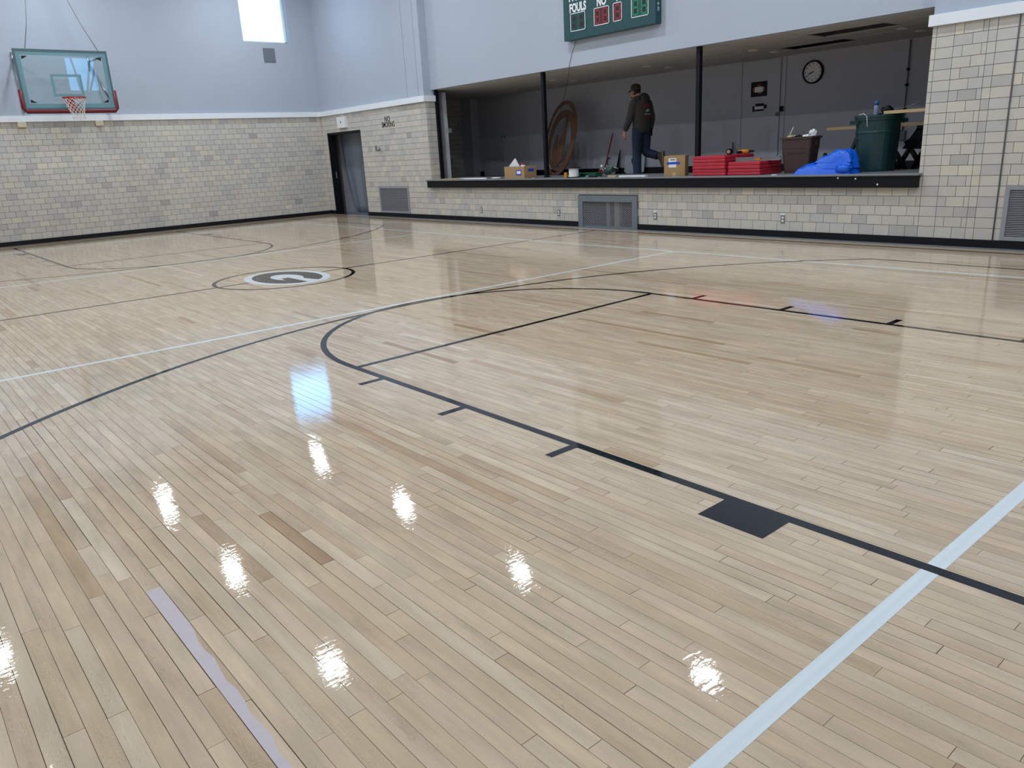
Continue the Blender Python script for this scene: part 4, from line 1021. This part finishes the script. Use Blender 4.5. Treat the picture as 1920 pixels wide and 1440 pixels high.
# saw horses carrying two timbers
hz = onY(1600, 236, 8.1).z-.05
def sawhorse(x, y, label, rot=0.0):
    s_ = thing('sawhorse', label, 'sawhorse', (x, y, SF), rot); top = hz-SF
    MB().box(-.04, -.42, top-.09, .04, .42, top).build('top_beam', 'black', s_, bevel=.006)
    for yy in (-.36, .36):
        for sx_ in (-1, 1):
            MB().tube([(sx_*.02, yy, top-.06), (sx_*.27, yy+.03*(1 if yy > 0 else -1), 0)], [(.022, .035), (.022, .03)], 8).build('leg', 'black', s_)
        MB().prism([(-.10, top-.34), (.10, top-.34), (.03, top-.08), (-.03, top-.08)], yy-.012, yy+.012).build('gusset', 'grey', s_)
        MB().box(-.19, yy-.015, .26, .19, yy+.015, .30).build('cross_brace', 'black', s_)
    return s_
pA = onY(1556, 239, 8.1); sawhorse(pA.x+.75, 8.0, 'dark folding sawhorse hidden behind the green bin')
XY = 7.75; l1, l2, l3, l4 = onY(1668, 266, XY), onY(1704, 332, XY), onY(1716, 256, XY), onY(1672, 332, XY)
xs_ = thing('trestle', 'dark folding trestle with crossed legs beside the block pier', 'trestle', (l4.x, XY, SF))
def rel(p, dy=0.0): return (p.x-l4.x, dy, max(p.z-SF, 0))
for dy in (0, .55):
    MB().tube([rel(l1, dy), rel(l2, dy)], [(.022, .038), (.022, .038)], 8).build('leg', 'black', xs_); MB().tube([rel(l3, dy+.05), rel(l4, dy+.05)], [(.022, .038), (.022, .038)], 8).build('leg', 'black', xs_)
g1_, g2_, g3_, g4_ = onY(1692, 279, XY-.03), onY(1740, 279, XY-.03), onY(1740, 240, XY-.03), onY(1720, 240, XY-.03)
MB().prism([(q.x-l4.x, q.z-SF) for q in (g1_, g2_, g3_, g4_)], -.05, .0).build('gusset', 'black', xs_, bevel=.006)
MB().box(g4_.x-l4.x, -.05, hz-SF-.07, g4_.x-l4.x+.5, .65, hz-SF-.002).build('top_beam', 'black', xs_)
MB().box(0, -.045, 0, 2.3, .045, .045, T(pA.x, 8.05, hz) @ Matrix.Rotation(math.radians(-7), 4, 'Z')).build('timber', 'wood', label='pale timber lying behind the green bin with its end showing', cat='timber', bevel=.002)
pB = onY(1658, 226, 7.06)
MB().box(0, -.045, 0, 1.9, .045, .042, T(pB.x, 7.06, CT+.776) @ Matrix.Rotation(math.radians(2), 4, 'Z')).build('timber', 'wood', label='pale timber running from the green bin rim towards the block pier', cat='timber', bevel=.002)

# wire spool and small items on the sill
c0 = spot(1076, 333, 6.52, CT); sp2 = thing('wire_spool', 'spool of white wire with black end plates on the sill', 'spool', c0)
MB().lathe([(.135, 0), (.135, .012), (.03, .012)], seg=28).build('end_plate', 'black', sp2); MB().lathe([(.03, .178), (.14, .178), (.14, .19), (.03, .192)], seg=28).build('end_plate', 'black', sp2)
mb = MB(); mb.lathe([(.09, .012)]+[(.094+.004*(k % 2), .014+k*.0085) for k in range(20)]+[(.09, .178)], seg=28); mb.build('wire_winding', 'paper', sp2)
c0 = spot(1103, 331, 6.78, CT); gc = thing('tool_case', 'low dark green case behind the wire spool', 'case', c0)
MB().box(-.42, -.09, 0, .28, .09, .075).build('case_body', 'green', gc, bevel=.01); MB().box(-.42, -.092, .05, .28, .092, .056).build('lid_seam', 'dark', gc); MB().box(-.12, -.11, .03, .0, -.09, .05).build('handle', 'black', gc)
c0 = spot(1061, 330, 6.46, CT); MB().box(-.03, -.02, 0, .03, .02, .10, T(*c0) @ Matrix.Rotation(.3, 4, 'Z')).build('marker_pack', 'yellow', label='small yellow and green pack leaning beside the wire spool', cat='pack', bevel=.006)
c0 = spot(1106, 332, 6.48, CT); bt = thing('screwdriver_set', 'short dark tool with a pale green grip on the sill', 'tool', c0, .1)
MB().tube([(-.09, 0, .018), (-.02, 0, .018)], [.016, .018], 10).build('grip', 'teal', bt); MB().box(-.02, -.02, .0, .16, .02, .034).build('tool_body', 'dark', bt, bevel=.004)
# caulking gun
c0 = spot(1137, 331, 6.55, CT); cg = thing('caulking_gun', 'dark caulking gun with a silver frame standing on the sill', 'tool', c0, math.radians(-15))
MB().tube([(-.02, 0, .09), (.22, .02, .14)], .055, 14).build('cartridge', 'greenbin', cg); MB().tube([(-.16, 0, .08), (.10, 0, .20), (.36, .03, .15)], .007, 6).build('plunger_rod', 'steel', cg)
MB().tube([(-.13, -.02, .19), (-.05, -.02, .09), (.0, -.03, .0)], .010, 8).tube([(-.16, 0, .0), (-.06, -.01, .09), (-.02, 0, .17)], .010, 8).tube([(-.13, -.03, .0), (-.04, -.03, .06), (.02, -.03, .03)], .008, 8).build('trigger_frame', 'steel', cg)
MB().sphere((-.13, -.02, .195), .022, 10, 6).build('end_knob', 'paper', cg)
c0 = spot(1150, 330, 6.50, CT); MB().box(-.11, -.03, 0, .08, .03, .03, T(*c0)).build('wood_offcut', 'wood', label='short tan offcut on the sill beside the white strip', cat='offcut', bevel=.002)
xa, xb = onY(1162, 330, 6.50).x, onY(1211, 330, 6.50).x
MB().box(xa, 6.47, CT, xb, 6.55, CT+.028).build('white_strip', 'white', label='straight white strip lying on the sill in front of the walking person', cat='strip', bevel=.002)
xa, xb = onY(863, 333, 6.55).x, onY(915, 333, 6.55).x
MB().tube([(xa, 6.55, CT+.012), (xb, 6.50, CT+.012)], .012, 10).build('white_tube', 'paper', label='long white tube lying on the sill left of the open box', cat='tube')
xa, xb = onY(872, 334, 6.47).x, onY(912, 334, 6.47).x
MB().box(xa, 6.44, CT, xb, 6.485, CT+.008).build('white_strip', 'paper', label='thin white strip lying in front of the white tube', cat='strip')
c0 = spot(930, 333, 6.52, CT); cr_ = MB().sphere((0, 0, .014), (.16, .05, .016), 16, 6); cr_.v = [tuple(Vector(q)*random.uniform(.85, 1.15)+c0) for q in cr_.v]
cr_.build('crumpled_paper', 'paper', label='crumpled white paper beside the open cardboard box', cat='paper')
MB().box(onY(822, 334, 6.62).x+.02, 6.48, CT, onY(866, 333, 6.62).x, 6.9, CT+.004).build('cardboard_sheet', 'wood', label='tan sheet lying on the sill by the jamb post', cat='sheet')
c0 = spot(1000, 337, 6.43, CT); MB().box(-.02, -.008, 0, .02, .008, .006, T(*c0)).build('paint_chip', 'paper', label='white chip on the sill beside the open box', cat='chip')
c0 = spot(1452, 326, 6.43, CT); MB().box(-.04, -.015, 0, .04, .015, .01, T(*c0)).build('paint_chip', 'paper', label='white chip on the sill beside the brown bin', cat='chip')

# bean-bag boards leaning on the rear wall
for i, (u, v, hu, hv) in enumerate(((1139, 303, 1139, 303), (1187, 302, 1187, 302))):
    yb_ = SBY-.14; p = onY(u, v, yb_); W3 = .30; top = p.z-SF+.17
    bb3 = thing('toss_board', ['pale board with a round hole leaning behind the red broom handle', 'pale board with a round hole leaning behind the walking person'][i], 'board', (p.x, SBY-.10, SF)); bb3.rotation_euler = (math.radians(-6), 0, 0)
    hzc = p.z-SF; R = .10; N = 28; mb = MB()
    sq = []
    for k in range(N):
        t = 2*math.pi*k/N; dx_, dz_ = math.cos(t), math.sin(t)
        lx = (W3 if dx_ > 0 else W3)/max(abs(dx_), 1e-6); lz = ((top-hzc) if dz_ > 0 else hzc)/max(abs(dz_), 1e-6); L_ = min(lx, lz)
        sq.append((dx_*L_, dz_*L_))
    ho = [(R*math.cos(2*math.pi*k/N), R*math.sin(2*math.pi*k/N)) for k in range(N)]
    for y0_ in (0,):
        mb.rings([[(x, -.02, hzc+z) for x, z in sq], [(x, -.02, hzc+z) for x, z in ho], [(x, .0, hzc+z) for x, z in ho], [(x, .0, hzc+z) for x, z in sq]], closed=True, smooth=False)
    mb.build('board_face', 'paleboard', bb3); 
# broom and dark stick
t1, b1 = onY(1149, 250, SBY-.06), onY(1133, 322, 9.45)
br = thing('broom', 'red-handled broom leaning against the rear stage wall', 'broom', (b1.x, 9.45, SF))
MB().tube([(0, 0, .10), (t1.x-b1.x, SBY-.06-9.45, t1.z-SF)], .014, 8).build('handle', 'rim', br); MB().box(-.16, -.03, .04, .16, .03, .12).build('head', 'rim', br); MB().prism([(-.16, .05), (.16, .05), (.19, 0), (-.19, 0)], -.03, .03).build('bristles', 'dark', br)
t1, b1 = onY(1163, 281, SBY-.03), onY(1155, 326, 9.6)
MB().tube([(b1.x, 9.6, SF), (t1.x, SBY-.03, t1.z)], [(.03, .02), (.012, .008)], 8).build('dark_stick', 'black', label='dark tapered stick leaning beside the broom', cat='stick')
t1, b1 = onY(1374, 267, SBY-.03), onY(1376, 300, 9.7)
MB().tube([(b1.x, 9.7, SF), (t1.x, SBY-.03, t1.z)], [(.035, .02), (.006, .006)], 8).build('grey_stick', 'grey', label='grey tapered stick leaning behind the taller red pile', cat='stick')
a, b, c_, d = pxrect(1320, 268, 1372, 310, SBY-.05); MB().box(a, SBY-.05, SF, b, SBY-.025, d).build('plasterboard_sheet', 'stagewall', label='grey sheet leaning on the rear wall behind the taller red pile', cat='panel')

# round plywood emblem leaning on the rear wall
pc = onY(1040, 333, 9.25); RR = .90
em = thing('wooden_emblem', 'round plywood emblem of rings and a spoon-like figure leaning on the rear wall', 'emblem', (pc.x, 9.25, SF)); em.rotation_euler = (math.radians(-12), 0, math.radians(-20))
def annulus(mb, c1, r1, c2, r2, y0, y1, n=64):
    o = [(c1[0]+r1[0]*math.cos(2*math.pi*k/n), c1[1]+r1[1]*math.sin(2*math.pi*k/n)) for k in range(n)]; i_ = [(c2[0]+r2[0]*math.cos(2*math.pi*k/n), c2[1]+r2[1]*math.sin(2*math.pi*k/n)) for k in range(n)]
    mb.rings([[(x, y0, z) for x, z in o], [(x, y1, z) for x, z in o], [(x, y1, z) for x, z in i_], [(x, y0, z) for x, z in i_]], closed=True, smooth=False)
mb = MB(); annulus(mb, (0, RR), (RR, RR), (-.02, RR), (RR-.10, RR-.09), -.012, .012); mb.build('outer_ring', 'ply', em)
mb = MB(); annulus(mb, (.08, RR-.05), (RR-.13, RR-.17), (.06, RR-.10), (RR-.30, RR-.30), -.016, .008); mb.build('inner_ring', 'ply', em)
bl = [(.34*math.cos(t)*.95-.02, .62+.36*math.sin(t)) for t in np.linspace(math.radians(58), math.radians(58+250), 40)]
poly = [(.16, .93), (.22, 1.46), (.32, 1.46), (.30, .86)]
mb = MB(); mb.prism(poly, -.016, .008)
cxp, czp = -.02, .60
for k in range(40):
    t0, t1_ = math.radians(150+9.6*k*.78), math.radians(150+9.6*(k+1)*.78)
    mb.prism([(cxp, czp), (cxp+.34*math.cos(t0), czp+.38*math.sin(t0)), (cxp+.34*math.cos(t1_), czp+.38*math.sin(t1_))], -.016, .008)
mb.prism([(.02, .58), (.10, .98), (.31, .90), (.30, .55)], -.0161, .0081)
mb.prism([(cxp-.30, .75), (cxp-.20, 1.0), (cxp-.12, .99), (cxp-.10, .62)], -.0162, .0082)
mb.build('spoon_figure', 'ply', em)

# ------------------------------------------------------------------ walking person
def limb(mb, pts, rad, seg=16, sub=4):
    P = [Vector(p) for p in pts]; out = []; ro = []
    for i in range(len(P)-1):
        p0 = P[max(i-1, 0)]; p1 = P[i]; p2 = P[i+1]; p3 = P[min(i+2, len(P)-1)]
        for k in range(sub):
            t = k/sub
            out.append(.5*((2*p1)+(p2-p0)*t+(2*p0-5*p1+4*p2-p3)*t*t+(-p0+3*p1-3*p2+p3)*t**3))
            a, b = rad[i], rad[i+1]
            a = a if isinstance(a, tuple) else (a, a); b = b if isinstance(b, tuple) else (b, b)
            ro.append((a[0]+(b[0]-a[0])*t, a[1]+(b[1]-a[1])*t))
    out.append(P[-1]); r = rad[-1]; ro.append(r if isinstance(r, tuple) else (r, r))
    mb.tube(out, ro, seg)
def loft(mb, secs, seg=24):
    """secs: (x, y, z, half-depth, half-width) stacked upwards"""
    mb.rings([[(x+rd*math.cos(2*math.pi*j/seg), y+rw*math.sin(2*math.pi*j/seg), z) for j in range(seg)] for x, y, z, rd, rw in secs])
pp = onY(1202, 300, 8.0)
PM = T(pp.x, 8.0, SF) @ Matrix.Rotation(math.pi+math.radians(3), 4, 'Z')      # local +x = walking direction, +y = the person's left
# joints
SHL, SHR = Vector((.02, .20, 1.43)), Vector((-.02, -.20, 1.43))
ELL, ELR = Vector((.07, .27, 1.14)), Vector((-.06, -.27, 1.15))
WRL, WRR = Vector((.20, .25, .92)), Vector((-.02, -.27, .90))
HPL, HPR = Vector((.0, .095, .93)), Vector((-.02, -.095, .93))
KNL, ANL = Vector((.03, .10, .50)), Vector((.02, .10, .09))
KNR, ANR = Vector((-.05, -.10, .50)), Vector((-.36, -.11, .40))
HD = Vector((.135, 0, 1.645))
bm_ = MB()
loft(bm_, [(0, 0, .86, .09, .13), (0, 0, .95, .105, .15), (.0, 0, 1.08, .09, .13), (.0, 0, 1.25, .105, .15), (.0, 0, 1.38, .105, .165), (.01, 0, 1.46, .07, .10), (.03, 0, 1.50, .055, .06)])
limb(bm_, [(.01, 0, 1.46), (.05, 0, 1.54), (.08, 0, 1.60)], [.06, .055, .06])
loft(bm_, [(HD.x+.035, 0, HD.z-.118, .022, .024), (HD.x+.028, 0, HD.z-.105, .042, .044), (HD.x+.012, 0, HD.z-.07, .075, .062), (HD.x, 0, HD.z-.02, .092, .072), (HD.x-.006, 0, HD.z+.03, .098, .077), (HD.x-.008, 0, HD.z+.07, .09, .072), (HD.x-.008, 0, HD.z+.105, .06, .05), (HD.x-.008, 0, HD.z+.118, .02, .02)])
bm_.sphere((HD.x+.098, 0, HD.z-.03), (.018, .014, .022), 10, 6); bm_.sphere((HD.x+.085, 0, HD.z-.0), (.015, .012, .03), 10, 6)           # nose
bm_.sphere((HD.x+.078, 0, HD.z-.066), (.018, .026, .009), 10, 6); bm_.sphere((HD.x+.06, 0, HD.z-.105), (.024, .026, .018), 10, 6)          # lips, chin
bm_.sphere((HD.x+.075, 0, HD.z+.026), (.018, .05, .012), 10, 6)                                                                     # brow
for s in (1, -1): bm_.sphere((HD.x-.012, s*.076, HD.z-.018), (.018, .011, .032), 10, 6)                                             # ears
for S, E_, Wr in ((SHL, ELL, WRL), (SHR, ELR, WRR)):
    limb(bm_, [S*.8+Vector((0, 0, .28)), S, E_, Wr], [.05, .052, .042, .028])
def hand_mesh(mb, wr, fwd, side, thumb):
    f = fwd.normalized(); s_ = (side - f*side.dot(f)).normalized(); n_ = f.cross(s_)
    limb(mb, [wr-f*.01, wr+f*.035, wr+f*.085], [(.026, .02), (.018, .036), (.016, .04)], 12)
    for k, (o, L) in enumerate(((-.030, .072), (-.010, .082), (.011, .076), (.030, .058))):
        b0 = wr+f*.08+s_*o; curl = n_*thumb
        limb(mb, [b0-f*.015, b0+f*L*.45+curl*.012, b0+f*L*.75+curl*.034, b0+f*L*.84+curl*.058], [.0095, .0092, .0085, .0068], 8, 3)
    t0 = wr+f*.025-s_*.026
    limb(mb, [t0, t0+f*.03-s_*.022+n_*thumb*.01, t0+f*.066-s_*.022+n_*thumb*.024], [.0125, .0112, .0085], 8, 3)
hand_mesh(bm_, WRL+Vector((.01, 0, -.02)), Vector((.25, 0, -1)), Vector((-1, .15, 0)), -1)
hand_mesh(bm_, WRR+Vector((.01, 0, -.02)), Vector((.15, 0, -1)), Vector((-1, -.15, 0)), 1)
for Hp, Kn, An in ((HPL, KNL, ANL), (HPR, KNR, ANR)): limb(bm_, [Hp+Vector((0, 0, .04)), Hp, Kn, An], [.075, .075, .05, .036])
bm_.v = [tuple(PM @ Vector(v)) for v in bm_.v]
person = link('person', remesh(bm_, .0065, 3), 'skin', None, 'person in charcoal hoodie, jeans and brown cap walking across the stage, one foot raised', 'person')
def worn(mb, name, mt, voxel=.011, smooth=5, lab=None, re=True):
    mb.v = [tuple(PM @ Vector(v)) for v in mb.v]
    if re: return link(name, remesh(mb, voxel, smooth), mt, person, lab)
    return mb.build(name, mt, person)
hm_ = MB()
loft(hm_, [(-.01, 0, .86, .05, .08), (-.005, 0, .865, .138, .186), (-.01, 0, .92, .15, .20), (-.015, 0, 1.05, .155, .205), (-.02, 0, 1.2, .155, .212), (-.02, 0, 1.33, .15, .225), (-.012, 0, 1.42, .13, .215), (.0, 0, 1.48, .10, .155), (.02, 0, 1.525, .075, .09), (.03, 0, 1.54, .05, .05)])
for S, E_, Wr in ((SHL, ELL, WRL), (SHR, ELR, WRR)):
    limb(hm_, [S*.75+Vector((0, 0, .34)), S+Vector((0, 0, -.01)), S*.5+E_*.5, E_, E_*.45+Wr*.55, Wr*.92+E_*.08, Wr], [.06, .083, .078, .07, .062, .052, .036])
limb(hm_, [(-.10, .0, 1.43), (-.125, 0, 1.50), (-.085, 0, 1.565), (-.04, 0, 1.57)], [(.09, .04), (.125, .05), (.10, .045), (.06, .03)])
limb(hm_, [(-.05, .085, 1.53), (.06, .085, 1.52), (.105, .03, 1.50), (.105, -.03, 1.50), (.06, -.085, 1.52), (-.05, -.085, 1.53)], [.035, .035, .03, .03, .035, .035], 12)
hood = worn(hm_, 'hoodie', 'hoodie', .012, 5)
jn = MB()
loft(jn, [(-.005, 0, .83, .09, .13), (-.01, 0, .87, .125, .165), (-.012, 0, .93, .135, .172), (-.01, 0, 1.0, .12, .165)])
limb(jn, [HPL+Vector((0, 0, .03)), HPL*.6+KNL*.4, KNL+Vector((-.01, 0, .03)), KNL*.5+ANL*.5, ANL+Vector((-.005, 0, .02)), ANL+Vector((0, 0, -.055))], [(.125, .11), (.118, .105), (.095, .09), (.09, .086), (.086, .082), (.088, .084)])
limb(jn, [HPR+Vector((0, 0, .03)), HPR*.55+KNR*.45, KNR+Vector((.005, 0, .01)), KNR*.5+ANR*.5, ANR*.93+KNR*.07], [(.125, .11), (.118, .105), (.096, .09), (.086, .082), (.078, .075)])
worn(jn, 'jeans', 'denim', .012, 4)
# cap with peak, hair below it
cpm = MB(); cz = HD.z+.028
prof = [(1.0, 0), (1.02, .03), (.97, .065), (.82, .096), (.5, .114), (.12, .12)]
cpm.rings([[(HD.x-.01+.104*k*math.cos(2*math.pi*j/24), .084*k*math.sin(2*math.pi*j/24), cz+z) for j in range(24)] for k, z in prof])
cap_o = worn(cpm, 'cap', 'cap', re=False)
pk = MB(); npk = 14; up_, dn = [], []
for j in range(npk+1):
    t = math.radians(-78+156*j/npk); up_.append((t,))
ri = [[(HD.x-.01+.10*math.cos(math.radians(-70+140*j/npk)), .082*math.sin(math.radians(-70+140*j/npk)), cz+.008) for j in range(npk+1)],
      [(HD.x+.04+.135*math.cos(math.radians(-72+144*j/npk)), .082*math.sin(math.radians(-72+144*j/npk)), cz-.014-.012*abs(math.sin(math.radians(-72+144*j/npk)))) for j in range(npk+1)]]
pkp = ri[0]+ri[1][::-1]
n = len(pk.v)
for r in ri: pk.v += r
for r in ri: pk.v += [(x, y, z-.006) for x, y, z in r]
K = npk+1
for j in range(npk):
    pk.f += [(j, j+1, K+j+1, K+j), (2*K+j, 3*K+j, 3*K+j+1, 2*K+j+1), (K+j, K+j+1, 3*K+j+1, 3*K+j), (j, 2*K+j, 2*K+j+1, j+1)]; pk.sm += [True]*4
pk.v = [tuple(PM @ Vector(v)) for v in pk.v]; pk.build('peak', 'cap', cap_o)
hr = MB(); hr.rings([[(HD.x-.012+.100*k*math.cos(math.radians(75+210*j/20)), .079*k*math.sin(math.radians(75+210*j/20)), HD.z+z) for j in range(21)] + [(HD.x-.012+.085*k*math.cos(math.radians(285-210*j/20)), .066*k*math.sin(math.radians(285-210*j/20)), HD.z+z) for j in range(21)] for k, z in ((.90, -.06), (1.0, -.03), (1.02, .03))])
worn(hr, 'hair', 'hair', re=False)
gt = MB().sphere((HD.x+.066, 0, HD.z-.104), (.026, .03, .024), 12, 8); worn(gt, 'beard', 'hair', re=False)
for s in (1, -1): worn(MB().sphere((HD.x+.078, s*.032, HD.z+.004), (.010, .013, .009), 10, 6), 'eye', 'dark', re=False)
# boots
def boot(an, toe, up_v, name):
    t = toe.normalized(); u_ = (up_v-t*up_v.dot(t)).normalized(); s_ = u_.cross(t)
    mb = MB(); base = an-u_*.075
    def sec(f, w, h, lift=0): 
        c_ = base+t*f
        return [c_+s_*(w*math.cos(2*math.pi*j/16))+u_*(lift+h*(.5+.5*math.sin(2*math.pi*j/16))) for j in range(16)]
    mb.rings([sec(-.085, .02, .05), sec(-.075, .036, .09), sec(-.03, .042, .135), sec(.03, .042, .12), sec(.09, .047, .085), sec(.15, .048, .068), sec(.19, .035, .055), sec(.205, .012, .035)])
    mb.rings([[an+s_*(.046*math.cos(2*math.pi*j/14))+t*(.052*math.sin(2*math.pi*j/14)-.02)+u_*h for j in range(14)] for h in (-.02, .05, .10)])
    b_o = worn(mb, name, 'boot', .008, 3)
    so2 = MB()
    ol = [(-.09, .022), (-.085, .036), (-.04, .042), (.02, .038), (.09, .049), (.15, .051), (.195, .036), (.212, .012)]
    loop = [base+t*f+s_*w for f, w in ol]+[base+t*f-s_*w for f, w in ol[::-1]]
    so2.rings([[p_-u_*.024 for p_ in loop], [p_+u_*.006 for p_ in loop]], smooth=False)
    for f in np.linspace(-.07, .18, 9):
        for q in (-.022, 0, .022):
            c_ = base+t*f+s_*q-u_*.026
            so2.rings([[c_+t*a+s_*b+u_*z for a, b in ((-.009, -.008), (.009, -.008), (.009, .008), (-.009, .008))] for z in (-.004, .004)], smooth=False)
    so2.v = [tuple(PM @ Vector(v)) for v in so2.v]; so2.build('sole', 'sole', b_o)
boot(ANL+Vector((0, 0, .009)), Vector((1, .05, 0)), Vector((0, 0, 1)), 'boot')
boot(ANR+Vector((-.02, 0, 0)), Vector((-.10, -.03, -1)), Vector((.98, .05, -.1)), 'boot')
# print on the back of the hoodie, laid onto the cloth
dg = bpy.context.evaluated_depsgraph_get(); bv = BVHTree.FromPolygons([v.co for v in hood.data.vertices], [p.vertices for p in hood.data.polygons])
def decal(y0, y1, z0, z1, mt, name, n=6):
    mb = MB(); ok = True; g = []
    for i in range(n+1):
        row = []
        for j in range(3):
            o = PM @ Vector((-.6, y0+(y1-y0)*i/n, z0+(z1-z0)*j/2)); d = (PM.to_3x3() @ Vector((1, 0, 0)))
            h = bv.ray_cast(o, d)
            if h[0] is None: return
            row.append(h[0]-d*.004)
        g.append(row)
    for r in g: mb.v += [tuple(p_) for p_ in r]
    for i in range(n):
        for j in range(2): a = i*3+j; mb.f.append((a, a+3, a+4, a+1)); mb.sm.append(True)
    link(name, mb.mesh(name), mt, hood)
for k in range(5): decal(.10-k*.042, .10-k*.042-.034, 1.335+.004*k, 1.385+.004*k, 'printred', 'red_lettering', 2)
for q in ((.07, .0, 1.262, 1.272), (.03, -.02, 1.272, 1.30), (-.01, -.07, 1.278, 1.288), (.05, .02, 1.245, 1.258), (0, -.03, 1.25, 1.262)): decal(*q, 'printwhite', 'white_emblem', 3)
for k, q in enumerate(((.09, .02, 1.20), (.01, -.09, 1.20))): decal(q[0], q[1], q[2], q[2]+.014, 'printwhite', 'white_lettering', 3)
decal(.05, -.09, 1.168, 1.180, 'printred', 'red_lettering', 4); decal(.03, -.08, 1.145, 1.154, 'printred', 'red_lettering', 4)
# tool clipped at the right hip
tl = MB(); tl.box(-.13, -.20, .80, -.09, -.175, .95); worn(tl, 'belt_tool', 'black', re=False)
